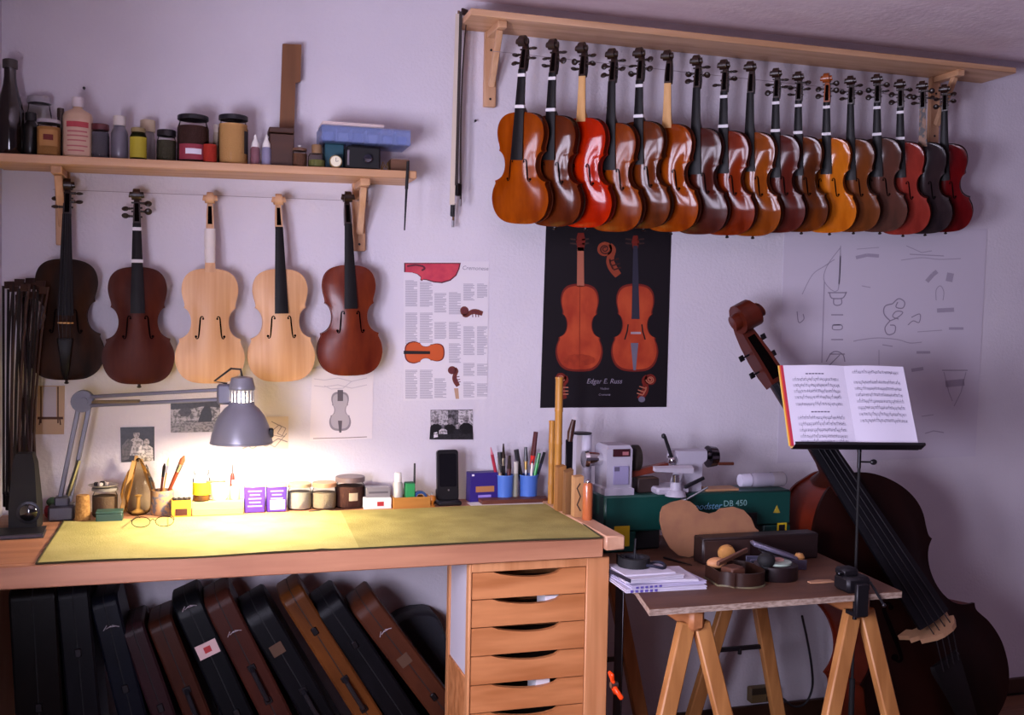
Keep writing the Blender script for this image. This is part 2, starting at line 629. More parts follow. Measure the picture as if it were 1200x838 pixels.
    # bridge
    yb = -(rb + .004 + arch(0, .168))
    m = MB()
    pts = [(-.021, 0), (-.013, 0), (-.011, .006), (-.004, .008), (0, .005), (.004, .008), (.011, .006), (.013, 0), (.021, 0), (.017, .010), (.020, .016), (.014, .019), (.018, .025), (.012, .0305), (0, .033), (-.012, .0305), (-.018, .025), (-.014, .019), (-.020, .016), (-.017, .010)]
    n = len(pts)
    vs = [(x, yb + .001 - h, .1700) for x, h in pts] + [(x, yb + .001 - h, .1660) for x, h in pts]
    m.add(vs, [tuple(range(n)), tuple(range(n, 2 * n))[::-1]] + [(k, (k + 1) % n, n + (k + 1) % n, n + k) for k in range(n)])
    d['bridge'] = m.mesh('bridge', dummy, 20)
    m = MB()
    secs = []
    for z, hw, y, t in ((.004, .006, -(rb + .010), .006), (.03, .011, -(rb + .027), .007), (.08, .0165, -(rb + .033), .008), (.118, .022, -(rb + .036), .008), (.124, .020, -(rb + .036), .006)):
        secs.append([(-hw, y, z), (hw, y, z), (hw * .85, y - t * .6, z), (0, y - t, z), (-hw * .85, y - t * .6, z)])
    m.loft(secs); d['tailpiece'] = m.mesh('tailpiece', dummy, 30)
    m = MB()
    for k in range(4):
        x0, x1, x2 = (-1.5 + k) * .0052, (-1.5 + k) * .0112, (-1.5 + k) * .009
        m.tube([(x0, yfb(.487) - .009, .487), (x1, yb - .0325 + abs(k - 1.5) * .0012, .168), (x2, -(rb + .045), .116)], .0007, 5)
    d['strings'] = m.mesh('strings', dummy, 40)
    VM[key] = d
    return d
def varnish(name, c1, c2, rough=.28, coat=.35, lo=.35, hi=.7, spec=.3):
    return mat('varnish_' + name, c1, rough, col2=c2, scale=(26, 9, 7), detail=4, coat=coat, lo=lo, hi=hi, spec=spec)
DARKWOOD = mat('stained_scroll', '#2c150c', .35, col2='#1c0d08', scale=(60, 60, 40))
PEGM = mat('peg_wood', '#21120d', .35)
HOLE = mat('f_hole_dark', '#0a0606', .9, spec=0)
TAPE = mat('white_tape', '#dcd8da', .7)
BARENECK = mat('bare_maple', '#d2a468', .5, col2='#b98748', scale=(50, 50, 6))
def violin(label, group, loc, rot, S, body, ribm=None, neckm=None, scrollm=None, fb=True, pegs=4, tapes=0, strings=False, bridge=False, tail=False, button=True, name='violin', cat='violin', rb=.0155, key='v', pegmap=None, fbm=None, fbz=.215):
    d = violin_meshes(rb, key, fbz)
    t = thing(name, label, cat, loc, rot, group)
    t.scale = (S, S, S)
    ribm = ribm or body
    neckm = neckm or ribm
    scrollm = scrollm or DARKWOOD
    put('belly', d['belly'], t, m=body)
    put('ribs', d['ribs'], t, m=ribm)
    put('back_plate', d['back_plate'], t, m=ribm)
    put('neck', d['neck'], t, m=neckm)
    put('scroll', d['scroll'], t, m=scrollm)
    put('pegbox_slot', d['pegbox_slot'], t, m=HOLE)
    if fb:
        put('fingerboard', d['fingerboard'], t, m=fbm or EBONY)
    put('f_hole', d['f_hole_left'], t, m=HOLE)
    put('f_hole', d['f_hole_right'], t, m=HOLE)
    spots = [(1, .549, .0095), (-1, .533, .0075), (1, .523, .005), (-1, .507, .0015)]
    for i in (range(4) if pegmap is None else pegmap)[:pegs] if pegs else []:
        sx, z, yy = spots[i]
        o = put('peg', d['peg'], t, (0, yy - .003, z), m=PEGM)
        o.rotation_euler = (random.uniform(0, 3), random.uniform(-.08, .08), 0 if sx > 0 else pi)
    if tapes >= 1:
        o = put('tape', d['tape_low'], t, m=TAPE); o['label'] = 'band of white tape on the neck'
    if tapes >= 2:
        o = put('tape', d['tape_high'], t, m=TAPE); o['label'] = 'band of white tape on the neck'
    if button:
        put('end_button', d['end_button'], t, m=PEGM)
    if bridge:
        put('bridge', d['bridge'], t, m=BARENECK)
    if strings:
        put('strings', d['strings'], t, m=DSTEEL)
    if tail:
        put('tailpiece', d['tailpiece'], t, m=EBONY)
    return t

def hang(top, bot, Y, rz, fwd=0):
    T, B = at(*top, Y), at(*bot, Y)
    d = T - B
    M = Matrix.Rotation(math.atan2(d.x, d.z), 3, 'Y') @ Matrix.Rotation(rz, 3, 'Z') @ Matrix.Rotation(fwd, 3, 'X')
    return B, M.to_euler(), d.length / .589
def hang_tilted(top, bot, Y, rz, fwd):
    # scroll end nearer the room than the lower end
    T, B = at(*top, Y - fwd), at(*bot, Y)
    d = T - B
    z = d.normalized()
    x = Vector((cos(rz), sin(rz), 0))
    x = (x - z * x.dot(z)).normalized()
    return B, Matrix((x, z.cross(x), z)).transposed().to_euler(), d.length / .589
G = 'string instruments hanging under the short shelf'
RAW = mat('raw_spruce', '#d2a276', .45, col2='#c69364', scale=(60, 8, 3), spec=.35)
RAWM = mat('raw_maple', '#cfa27a', .5, col2='#bd8d64', scale=(40, 40, 14))
L = [
    ((79, 210), (78, 445), dict(label='large dark viola with strings and bridge under the short shelf', body=varnish('black_brown', '#321b0e', '#160d09', .45, 0, spec=.08), tail=True, bridge=True, strings=True, pegs=4, name='viola', cat='viola', fbz=.19, key='va')),
    ((160, 222), (163, 450), dict(label='dark reddish brown violin with two white tapes, second under short shelf', body=varnish('dark_red_brown', '#4a1e12', '#38140d', .45, .0, spec=.1), tapes=2)),
    ((246, 226), (246, 449), dict(label='unvarnished white violin without fingerboard, paper wrapped round its neck', body=RAW, ribm=RAWM, scrollm=RAWM, fb=False, pegs=0, button=False)),
    ((326, 228), (330, 447), dict(label='unvarnished white violin with a black fingerboard, no pegs', body=RAW, ribm=RAWM, scrollm=RAWM, pegs=0, button=False)),
    ((407, 225), (410, 440), dict(label='red brown violin without pegs, last under the short shelf', body=varnish('red_brown', '#6e2c14', '#54190d', .3, 0, spec=.3), pegs=0, button=False)),
]
wires = []
for top, bot, kw in L:
    lo_, ro_, S_ = hang(top, bot, -.072, 0.02)
    t = violin(group=None, loc=lo_, rot=ro_, S=S_, **kw)
    t['group'] = G
    if 'paper wrapped' in kw['label']:
        m = MB()
        secs = []
        for z, g in ((.372, .002), (.41, .0035), (.417, .0015), (.423, .0038), (.478, .0032)):
            yf = yfb(z)
            secs.append([((.0135 + g) * cos(2 * pi * k / 12), yf + .005 + (.0095 + g) * sin(2 * pi * k / 12), z) for k in range(12)])
        m.loft(secs)
        o = m.build('neck_wrapping', mat('wrapping_paper', '#d9cfc9', .8), t); o['label'] = 'white paper wrapped round the neck'
# a cord along the wall that the scrolls hang from
c0, c1 = at(62, 222, -.05), at(432, 236, -.05)
tag(MB().tube([c0 - c0, c1 - c0], .0008, 6).build('hanging_cord', mat('cord', '#8d8088', .7), loc=c0), 'thin cord strung across the wall behind the scrolls under the short shelf', 'cord')

RW = [
    # scroll top, bottom, base colours, extras, label
    ((614, 42), (612, 262), ('#8f4006', '#6e2800'), dict(tapes=2, fbz=.205), 'golden brown violin with two white tapes, first under the long shelf'),
    ((649, 46), (650, 265), ('#5e270c', '#421605'), dict(tapes=2), 'dark brown violin between the golden brown and the bright red one'),
    ((683, 50), (686, 266), ('#af2100', '#891400'), dict(fb=False, neckm=BARENECK), 'bright red orange violin with a bare pale neck and four pegs'),
    ((718, 57), (721, 271), ('#873c05', '#602001'), dict(), 'orange brown violin just right of the bright red one'),
    ((750, 56), (754, 267), ('#682c08', '#461d07'), dict(tapes=2), 'brown violin above the right half of the black poster, two tapes on its neck'),
    ((783, 59), (786, 271), ('#924108', '#6d2600'), dict(fb=False, neckm=BARENECK, pegs=0), 'glossy amber violin with a bare pale neck and no pegs'),
    ((817, 65), (820, 274), ('#4b1b0f', '#39120b'), dict(), 'dark maroon violin just right of the amber one without pegs'),
    ((849, 70), (852, 275), ('#7d290a', '#581602'), dict(tapes=2, pegmap=[0, 2, 3], pegs=3), 'red brown violin with two tapes, eighth along the long shelf'),
    ((880, 72), (882, 276), ('#894311', '#6c3008'), dict(pegs=0), 'tan brown violin with black fingerboard and empty pegbox'),
    ((910, 80), (912, 272), ('#571f15', '#43140e'), dict(tapes=2), 'dull maroon violin just right of the tan one with empty pegbox'),
    ((936, 84), (939, 271), ('#401e10', '#652d07'), dict(tapes=2), 'very dark brown violin just left of the honey coloured one'),
    ((969, 86), (972, 272), ('#c46d18', '#a8550b'), dict(tapes=2, scrollm='orange'), 'honey orange violin with an orange scroll'),
    ((997, 89), (1000, 271), ('#6e3919', '#562d13'), dict(), 'light brown violin just right of the honey orange one'),
    ((1028, 87), (1031, 271), ('#59352b', '#442d25'), dict(tapes=2), 'dull grey brown violin just left of the pinkish red one'),
    ((1055, 93), (1058, 274), ('#8e3329', '#72251d'), dict(tapes=2), 'pinkish red violin, third from the end of the long shelf'),
    ((1081, 95), (1084, 273), ('#332627', '#221a1d'), dict(fb=False, neckm='patchy'), 'sooty grey violin with a patchy bare neck'),
    ((1107, 99), (1108, 271), ('#5f0d0f', '#47080c'), dict(), 'crimson violin at the far end of the long shelf by its bracket'),
]
n = len(RW)
OSC = mat('orange_scroll', '#8e4312', .3)
PATCH = mat('patchy_neck', '#7d5230', .5, col2='#23150f', scale=(60, 60, 45), lo=.45, hi=.55)
for i, (top, bot, (ca, cb), ex, lab) in enumerate(RW):
    Y = -.145 + .05 * i / (n - 1)
    lo_, ro_, S_ = hang_tilted(top, bot, Y + .035, radians(-46), .095)
    ex = dict(ex)
    fz = ex.pop('fbz', (.205, .215, .225)[i % 3])
    if ex.get('scrollm') == 'orange':
        ex['scrollm'] = OSC
    if ex.get('neckm') == 'patchy':
        ex['neckm'] = PATCH
    b = varnish('row_%d' % i, ca, cb, (.17, .14, .11)[i % 3], 0, spec=.15)
    r = varnish('rib_%d' % i, cb, '#200d07', .45, 0, spec=.15)
    violin(lab, 'violins hanging in a row under the long shelf', lo_, ro_, S_, b, ribm=r, key='v%d' % int(fz * 1000), fbz=fz, button=(i % 3 != 0 or i > 10), **ex)
c0, c1 = at(578, 60, -.128), at(1112, 118, -.085)
tag(MB().tube([c0 - c0, c1 - c0], .0009, 6).build('hanging_cord', mat('cord', '#8d8088', .7), loc=c0), 'thin cord strung behind the violin scrolls under the long shelf', 'cord')

# ------------------------------------------------------------------ bows
def bow(label, p_tip, p_frog, bend, group, mstick, mhair, wf=.0042, hw=.0045):
    p0, p1 = Vector(p_frog), Vector(p_tip)
    d = p1 - p0
    L_ = d.length
    zx = d.normalized()
    yv = Vector(bend)
    yv = (yv - zx * yv.dot(zx)).normalized()
    xv = yv.cross(zx)
    t = thing('violin_bow', label, 'bow', p0, (0, 0, 0), group)
    t.rotation_euler = Matrix((xv, yv, zx)).transposed().to_euler()
    k = L_ / .74
    m = MB()
    pts = [(0, .012 - .010 * sin(pi * s_) + (.010 * s_ ** 6), s_ * L_) for s_ in [i / 14 for i in range(15)]]
    m.tube(pts, [wf - .0018 * i / 14 for i in range(15)], 7)
    m.prism([(-.004, 0), (.004, 0), (.0035, .02), (-.0035, .02)], -.006, .02, Matrix.Translation((0, 0, L_ - .02)))
    m.build('stick', mstick, t)
    MB().span((-.006, -.012, .03 * k), (.006, .010, .078 * k), .002).build('frog', EBONY, t)
    MB().span((-hw, -.0125, .07 * k), (hw, -.0110, L_ - .012)).build('bow_hair', mhair, t)
    MB().cyl((0, .010, -.006), (0, .010, .016), .0046, n=10).build('screw_button', STEEL, t)
    return t
BOWST = mat('bow_stick', '#2a150e', .35)
BOWST2 = mat('bow_stick_brown', '#361d12', .45)
HAIR = mat('horsehair', '#c4b6a6', .7)
DHAIR = mat('dusty_horsehair', '#2e2422', .8)
bow('bow with pale hair hanging left of the long shelf, the lower of two', at(538, 13, -.05), at(530, 264, -.04), (.45, .9, 0), 'bows hanging beside the long shelf', mat('bow_stick_tan', '#6a4a34', .45), HAIR, .0042, .0085)
bow('bow with dark stick hanging left of the long shelf, the upper of two', at(543, 10, -.075), at(537, 239, -.07), (.8, .6, 0), 'bows hanging beside the long shelf', BOWST, DHAIR, .0036, .006)
bx_ = [(8, 330), (14, 334), (20, 327), (27, 333), (33, 326), (39, 331), (45, 329), (49, 336), (23, 340), (36, 342)]
ORD = ('first', 'second', 'third', 'fifth', 'sixth', 'eighth', 'ninth', 'tenth', 'fourth', 'seventh')
for i, (px, py) in enumerate(bx_):
    tx = at(px, py, -.07 - .016 * (i % 4))
    bt = at(8 + i * 3.6, 603, -.10 - .018 * ((i * 3) % 5))
    bt.z = BENCH_Z + .008
    if tx.x < XL + .02:
        tx.x = XL + .02
    if bt.x < XL + .03:
        bt.x = XL + .03
    bow('%s dark bow from the left in the bunch in the bench corner' % ORD[i], tx, bt, (1, -.6, 0), 'bows leaning in the left corner of the bench', (BOWST, BOWST2)[i % 2], (DHAIR, mat('black_hair', '#241d1e', .8))[i % 2], .0046)
p0, p1 = at(478, 189, LS_Y - .008), at(474, 270, LS_Y - .004)
o = thing('round_file', 'thin black rat-tail file dangling at the right end of the short shelf', 'file', p1)
MB().cyl((0, 0, 0), (p0 - p1) * .6, .0022, .004, n=8).build('blade', DSTEEL, o)
MB().cyl((p0 - p1) * .6, (p0 - p1), .0052, .0042, n=10).build('handle', BLACKM, o)
# ------------------------------------------------------------------ workbench
BF = -.690
zb = at(714, 653, BF).z
be = thing('workbench', 'long wooden workbench against the wall under the short shelf', 'workbench', (0, 0, 0))
m = MB().span((XL + .003, BF + .03, BENCH_Z - .04), (1.073, -.03, BENCH_Z), .003)
m.build('worktop', BENCHW, be)
MB().span((XL + .003, BF, zb), (1.073, BF + .029, BENCH_Z - .0005), .003).build('front_edge', BENCHW, be)
MB().span((1.075, BF - .012, BENCH_Z - .034), (1.132, -.10, BENCH_Z + .006), .004).build('edge_strip', mat('pale_batten', '#d3a483', .5, col2='#c08f70', scale=(30, 2, 30)), be)
MB().span((XL + .003, -.06, .02), (XL + .063, -.03, zb)).build('leg', PINE_V, be)
MB().span((XL + .004, BF + .06, .02), (XL + .05, BF + .12, zb)).build('leg', PINE_V, be)
# ------------------------------------------------------------------ drawer cabinet carrying the right end of the bench
CF = -.672
cx0, cx1 = at(549, 720, CF).x, at(713, 720, CF).x
cy1 = atX(523, 720, cx0).y
cab = thing('drawer_cabinet', 'pale wooden cabinet of shallow drawers under the right end of the bench', 'cabinet', (cx0, CF, 0))
W, D, H = cx1 - cx0, cy1 - CF, zb - .003
st = .022
sl = at(551, 700, CF).x - cx0 + .004
sr = cx1 - cx0 - (at(687, 700, CF).x - cx0)
MB().span((0, 0, .0), (sl, .03, H), .002).build('front_stile', BEECH_V, cab)
MB().span((W - sr, 0, .0), (W, .03, H), .002).build('front_stile', BEECH_V, cab)
ztop = at(551, 672, CF).z
MB().span((sl, .001, ztop + .001), (W - sr, .028, H), .001).build('top_rail', BEECH_V, cab)
MB().span((0, D - .028, 0), (.028, D, H), .002).build('back_post', BEECH_V, cab)
MB().span((W - .028, D - .028, 0), (W, D, H), .002).build('back_post', BEECH_V, cab)
MB().span((.006, .03, .03), (.016, D - .028, H)).build('side_panel', mat('pale_panel', '#cbc4cc', .6), cab)
MB().span((W - .022, .03, .03), (W - .006, D - .028, H)).build('side_panel', BEECH_V, cab)
MB().span((.001, .03, .10), (.02, D - .028, at(530, 800, CF).z), .002).build('side_rail', BEECH, cab)
MB().span((.02, D - .02, .03), (W - .02, D - .01, H)).build('back_panel', BEECH_V, cab)
MB().span((.02, .03, .02), (W - .022, D - .02, .04)).build('bottom', BEECH_V, cab)
zs = [at(551, y, CF).z for y in (672.6, 705, 738, 771.5, 805.4, 838.5)]
pit = zs[4] - zs[5]
zs += [zs[5] - pit, zs[5] - 2 * pit, zs[5] - 3 * pit]
sx0, sx1 = at(578, 690, CF).x - cx0, at(660, 690, CF).x - cx0
for i in range(len(zs) - 1):
    z1, z0 = zs[i], zs[i + 1] + .003
    if z0 < .05:
        break
    arc = [(sx1 + (sx0 - sx1) * k / 12, z1 - .019 * sin(pi * (k / 12) ** .75) ** .7) for k in range(13)]
    poly = [(sl + .002, z0), (W - sr - .002, z0), (W - sr - .002, z1)] + arc + [(sl + .002, z1)]
    dr = MB().prism(poly, .004, .020).build('drawer', BEECH, cab, 20)
    MB().span((sl + .01, .02, z0 + .004), (W - sr - .01, D - .05, z0 + .010)).build('drawer_tray', mat('drawer_inside', '#2a1a12', .8), dr)
    MB().span((sl + .01, .022, z0 + .010), (sl + .02, D - .05, z1 - .022)).build('drawer_side', mat('drawer_inside', '#2a1a12', .8), dr)
    if i in (1, 4):
        c = (sx1 - .022, sx1 - .045)[i == 4]
        MB().span((c - .02, .026, z0 + .0102), (c + .02, .10, z1 - .006)).build('paper_slip', PAPER, dr)
# ------------------------------------------------------------------ straightedge and clamp on the bench's right side
p = at(722, 655, -.60)
tag(MB().span((0, -.028, 0), (.004, .028, .60), .001).build('straightedge', DSTEEL, loc=(1.136, -.66, .21)), 'dark steel straightedge hanging on the right side of the drawer cabinet', 'ruler')
p = at(722, 771, -.58)
t = thing('spring_clamp', 'orange spring clamp low beside the right side of the drawer cabinet', 'clamp', (at(721, 771, -.705).x - .016, -.705, p.z - .03))
ORG = mat('orange_plastic', '#ff4a10', .35)
for s_ in (-1, 1):
    MB().beam((.012, s_ * .006, -.004), (.030, s_ * .024, -.034), .012, .012, .003, up=(1, 0, 0)).build('handle', ORG, t)
    MB().beam((.012, -s_ * .004, .004), (.003, s_ * .010, .036), .012, .010, .003, up=(1, 0, 0)).build('jaw', ORG, t)
MB().cyl((.004, 0, 0), (.024, 0, 0), .009, n=12).build('spring', STEEL, t)

# ------------------------------------------------------------------ green cloth and things lying on it
m = MB()
rows = []
for j in range(19):
    v = j / 18
    row = []
    for i in range(61):
        u = i / 60
        x = -.365 + (1.066 + .036 * v + .365) * u
        y = -.688 + .515 * v + .004 * sin(9 * u + 2) + .004 * sin(17 * u)
        z = .0012 + .0012 * (sin(21 * u + 3 * v) * sin(6 * v + 4 * u) + 1) + (.0025 * math.exp(-((u - .47 - .03 * v) / .006) ** 2))
        z += .002 * math.exp(-((v - .35 - .05 * sin(7 * u)) / .02) ** 2) * (u > .62) * (u < .85)
        row.append((x, y, z))
    rows.append(row)
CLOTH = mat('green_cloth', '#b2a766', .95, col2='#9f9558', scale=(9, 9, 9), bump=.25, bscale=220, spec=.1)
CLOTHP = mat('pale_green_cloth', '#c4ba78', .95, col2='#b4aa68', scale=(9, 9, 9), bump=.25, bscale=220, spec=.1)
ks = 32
cl = thing('bench_cloth', 'yellow green cloth, paler at left, spread over the workbench top', 'cloth', (0, 0, BENCH_Z))
for q0, q1, mm0 in ((0, ks, CLOTHP), (ks, 60, CLOTH)):  # cloth in two tones, left part paler than the right
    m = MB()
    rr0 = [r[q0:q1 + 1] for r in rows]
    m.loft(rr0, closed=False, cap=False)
    m.build('cloth_part', mm0, cl)
HEM = mat('dark_hem', '#3b3516', .95)
h = MB()
for e in ([r[0] for r in rows], [r[-1] for r in rows], rows[0]):
    h.tube([(p[0], p[1], p[2] + .0006) for p in e], .0024, 5)
h.build('hem', HEM, cl)
CLZ = BENCH_Z + .0042
# reading glasses
a, b = atZ(152, 613, CLZ + .012), atZ(206, 613, CLZ + .012)
mid = (a + b) / 2
t = thing('reading_glasses', 'thin wire reading glasses lying folded open on the green cloth', 'glasses', (mid.x, mid.y, CLZ))
wfr = (b - a).length * .92
FR = mat('spectacle_wire', '#2c2018', .4, .5)
for s_ in (-1, 1):
    m = MB()
    ring = [(s_ * wfr * .27 + wfr * .21 * cos(2 * pi * k / 20), 0, .016 + .0145 * sin(2 * pi * k / 20)) for k in range(21)]
    m.tube(ring, .0011, 6)
    m.build('rim', FR, t)
    MB().add(ring[:-1], [tuple(range(20))]).build('lens', GLASS, t, 0)
    MB().tube([(s_ * wfr * .48, 0, .02), (s_ * wfr * .5, .004, .02), (s_ * wfr * .40, .115, .012), (s_ * wfr * .36, .135, .002)], .0012, 6).build('temple', FR, t)
MB().tube([(-wfr * .06, 0, .018), (0, -.002, .024), (wfr * .06, 0, .018)], .0011, 6).build('nose_bridge', FR, t)

# ------------------------------------------------------------------ violin cases leaning under the bench
def rrect(w, d, r, n=4):
    pts = []
    for cx, cy, a0 in ((w / 2 - r, d / 2 - r, 0), (-w / 2 + r, d / 2 - r, pi / 2), (-w / 2 + r, -d / 2 + r, pi), (w / 2 - r, -d / 2 + r, 3 * pi / 2)):
        for k in range(n + 1):
            a = a0 + pi / 2 * k / n
            pts.append((cx + r * cos(a), cy + r * sin(a)))
    return pts
CG = 'instrument cases leaning side by side under the bench'
def case(label, px, py, wpx, lean, col, col2, rnd=.05, deco=(), yf=-.33, dep=.20, rough=.4):
    P = at(px, py, yf)
    a = radians(lean)
    th = wpx * mpp(P)
    axis = Vector((sin(a), 0, -cos(a)))          # from the top down
    acr = Vector((cos(a), 0, sin(a)))
    Lc = (P.z - .004) / cos(a)
    base = P + acr * th / 2 + axis * Lc
    lift = th / 2 * sin(a)
    base = P + acr * th / 2 + axis * (Lc - (lift if lean > 0 else 0) * 0)
    # stand on the lower left corner
    corner = base - acr * th / 2
    base.z += .002 - min(corner.z, (base + acr * th / 2).z)
    t = thing('violin_case', label, 'case', base, (0, -a, 0), CG)
    Lc = (P - base).dot(-axis)
    body = mat('case_' + col, col, rough, col2=col2, scale=(14, 14, 5), bump=.08, bscale=300, spec=.1)
    half = th / 2 - .002
    for nm, x0, x1 in (('case_shell', -half, -.0015), ('case_lid', .0015, half)):
        m = MB()
        secs = []
        outl = rrect(dep, Lc, rnd)
        inn = rrect(dep - .012, Lc - .012, max(.005, rnd - .006))
        for x, o_ in ((x0, inn if nm == 'case_shell' else outl), (x0 + .006 if nm == 'case_shell' else x0 + .0001, outl), (x1 - .006 if nm == 'case_lid' else x1 - .0001, outl), (x1, inn if nm == 'case_lid' else outl)):
            secs.append([(x, q[0] + dep / 2, q[1] + Lc / 2) for q in o_])
        m.loft(secs)
        m.build(nm, body, t, 30)
    sm = MB().loft([[(x, q[0] + dep / 2, q[1] + Lc / 2) for q in rrect(dep - .004, Lc - .004, max(.005, rnd - .002))] for x in (-.002, .002)])
    sm.build('seam', BLACKM, t)
    for kind, f in deco:
        z = Lc * f
        if kind == 'latch':
            MB().box((0, -.003, z), (.017, .006, .024), ch=.002).build('latch', DSTEEL, t)
        elif kind == 'handle':
            hm = MB().tube([(0, 0, z - .055), (0, -.018, z - .045), (0, -.022, z), (0, -.018, z + .045), (0, 0, z + .055)], .007, 8)
            hm.build('handle', BLACK, t)
            for q in (-.055, .055):
                MB().box((0, -.003, z + q), (.022, .005, .018), ch=.001).build('handle_mount', DSTEEL, t)
        elif kind == 'scratch':
            s_ = MB()
            for q in range(4):
                s_.tube([(-half * .5 + q * .008, -.0008, z + q * .003), (-half * .5 + .012 + q * .01, -.0008, z + .012 - q * .004)], .0012, 4)
            s_.build('scuff_mark', mat('scuff', '#a49aa0', .7), t)
        elif kind == 'sticker':
            s_ = MB()
            s_.box((0, -.0012, z), (half * 1.5, .001, .042))
            s_.cur = 1
            s_.box((.0, -.0018, z), (half * .5, .0006, .018))
            s_.build('sticker', [mat('pink_sticker', '#c9a9a6', .6), mat('red_print', '#a5262a', .6)], t)
        elif kind == 'label':
            MB().box((-half * .1, -.0012, z), (half * .9, .001, .035)).build('paper_label', mat('brown_label', '#4c3220', .7), t)
    return t
case('black case standing upright at the left end of the row', 8, 694, 54, 3, '#0a0808', '#100b0a', .03, (('latch', .55),))
case('plain black case second from the left end of the row', 64, 692, 38, 5, '#0c0c10', '#131318', .03, (('latch', .75),))
case('blue black case with scuff marks, third in the row', 103, 705, 33, 13, '#090b13', '#10131d', .03, (('scratch', .87), ('latch', .62)))
case('low dull purple brown case leaning beside the blue black one', 140, 738, 28, 18, '#241416', '#301c1f', .03, (('latch', .6),))
case('low reddish brown case with a dark handle', 171, 734, 31, 20.5, '#3c1d13', '#2e160f', .03, (('handle', .58),))
case('black case with a pink and red sticker near its top', 199, 708, 35, 23, '#090a0d', '#101114', .06, (('sticker', .77), ('latch', .48), ('scratch', .95)))
case('chestnut brown case right of the black one with the sticker', 236, 707, 35, 25.5, '#341914', '#422018', .04, (('scratch', .83), ('handle', .6)))
case('thick black case with a small brown label', 279, 716, 36, 29, '#09090b', '#111014', .07, (('label', .78), ('handle', .5)))
case('tan leather case, the lightest of the row', 327, 703, 31, 31, '#643818', '#4c2912', .035, (('latch', .82), ('handle', .52)), rough=.35)
case('plain black case between two brown ones near the cabinet', 366, 714, 35, 33, '#0a0a0c', '#121115', .05, (('latch', .78),))
case('brown case with pale worn stickers, nearest the drawer cabinet', 411, 716, 34, 36, '#3f2015', '#4c2819', .05, (('scratch', .84), ('label', .7), ('latch', .5)))
# the rounded case behind
P = at(494, 712, -.066)
t = thing('violin_case', 'rounded black shaped case half hidden at the end of the row by the cabinet', 'case', (P.x, P.y, 0), (0, -.12, 0), CG)
t.location.x += .12 * P.z * .5
m = MB()
for nm, y0, y1 in (('case_shell', 0, .055), ('case_lid', -.06, -.002)):
    m = MB()
    k = [(x * .95, z * 1.0) for x, z in FULL]
    hgt = P.z
    prof = [(x * 1.05, .002 + z / .355 * hgt) for x, z in cr_spline([(0, 0), (.07, .003), (.108, .03), (.113, .09), (.100, .15), (.085, .20), (.088, .25), (.085, .30), (.06, .345), (.0, .355)], 3)]
    full = prof + [(-x, z) for x, z in prof[-2:0:-1]]
    inn = [(x * .93, .5 * hgt + (z - .5 * hgt) * .97) for x, z in full]
    a_, b_ = (full, inn) if nm == 'case_shell' else (inn, full)
    m.loft([[(x, y0, z) for x, z in a_], [(x, y0 + .012, z) for x, z in full], [(x, y1 - .012, z) for x, z in full], [(x, y1, z) for x, z in b_]])
    m.build(nm, mat('case_shaped', '#1c1b23', .6, bump=.1, bscale=250), t, 35)

# ------------------------------------------------------------------ trestle table
TX0, TX1, TY0, TY1 = 1.115, 1.866, -.943, -.13
FLp, FRp, BRp = atZ(753, 714, TABLE_Z), atZ(1057, 693, TABLE_Z), atZ(962, 648, TABLE_Z)
TX0 = FLp.x + .018
tb = thing('table_top', 'brown board with a pale front edge laid across two trestles', 'table top', (0, 0, TABLE_Z - .018))
PLY = mat('ply_edge', '#b9a392', .7, col2='#8a7262', scale=(60, 60, 200))
PLYT = mat('table_face', '#6e4834', .6, col2='#573727', scale=(3, 16, 16), bump=.05)
z = TABLE_Z - .018
poly = [(TX0, -.943), (FRp.x, -.945), (FRp.x + .055, -.30), (FRp.x + .055, TY1), (1.145, TY1), (1.145, -.745)]
m = MB()
m.add([(x, y, .0) for x, y in poly] + [(x, y, .0165) for x, y in poly], [tuple(range(6))[::-1]] + [(k, (k + 1) % 6, 6 + (k + 1) % 6, 6 + k) for k in range(6)])
m.build('board_edge', PLY, tb, 20)
MB().add([(x, y, .0165) for x, y in poly] + [(x, y, .018) for x, y in poly], [tuple(range(6, 12))] + [(k, (k + 1) % 6, 6 + (k + 1) % 6, 6 + k) for k in range(6)]).build('board_face', PLYT, tb, 20)
TRW = mat('trestle_pine', '#bb8048', .5, col2='#a06836', scale=(30, 30, 3))
TRY = mat('trestle_beam', '#b9794a', .5, col2='#9c6038', scale=(30, 3, 30))
def trestle(label, xf, tilt):
    zt = TABLE_Z - .0185
    t = thing('trestle', label, 'trestle', (xf, -.55, 0))
    MB().span((-.022, -.372, zt - .058), (.022, .33, zt), .010).build('top_beam', TRY, t)
    for yy, nm in ((-.345, 'front'), (.27, 'back')):
        for s_ in (-1, 1):
            foot = (s_ * .195 + tilt * 0, yy - (.05 if yy < 0 else -.05), .014)
            MB().beam((s_ * .020, yy, zt - .040), foot, .046, .030, .004).build('leg', TRW, t)
        zc = .37
        q = .022 + (.195 - .022) * (zt - .04 - zc) / (zt - .05)
        yb_ = yy + (-.05 if yy < 0 else .05) * (zt - .04 - zc) / (zt - .05)
        MB().box((0, yb_, zc), (2 * q, .010, .014)).cyl((0, yb_, zc - .02), (0, yb_, zc), .007, n=8).build('folding_bar', BLACK, t)
x1t, x2t = at(818, 726, -.92).x, at(1013, 713, -.92).x
trestle('wooden trestle under the left end of the brown board', x1t, 0)
trestle('wooden trestle under the right end of the brown board', x2t, 0)
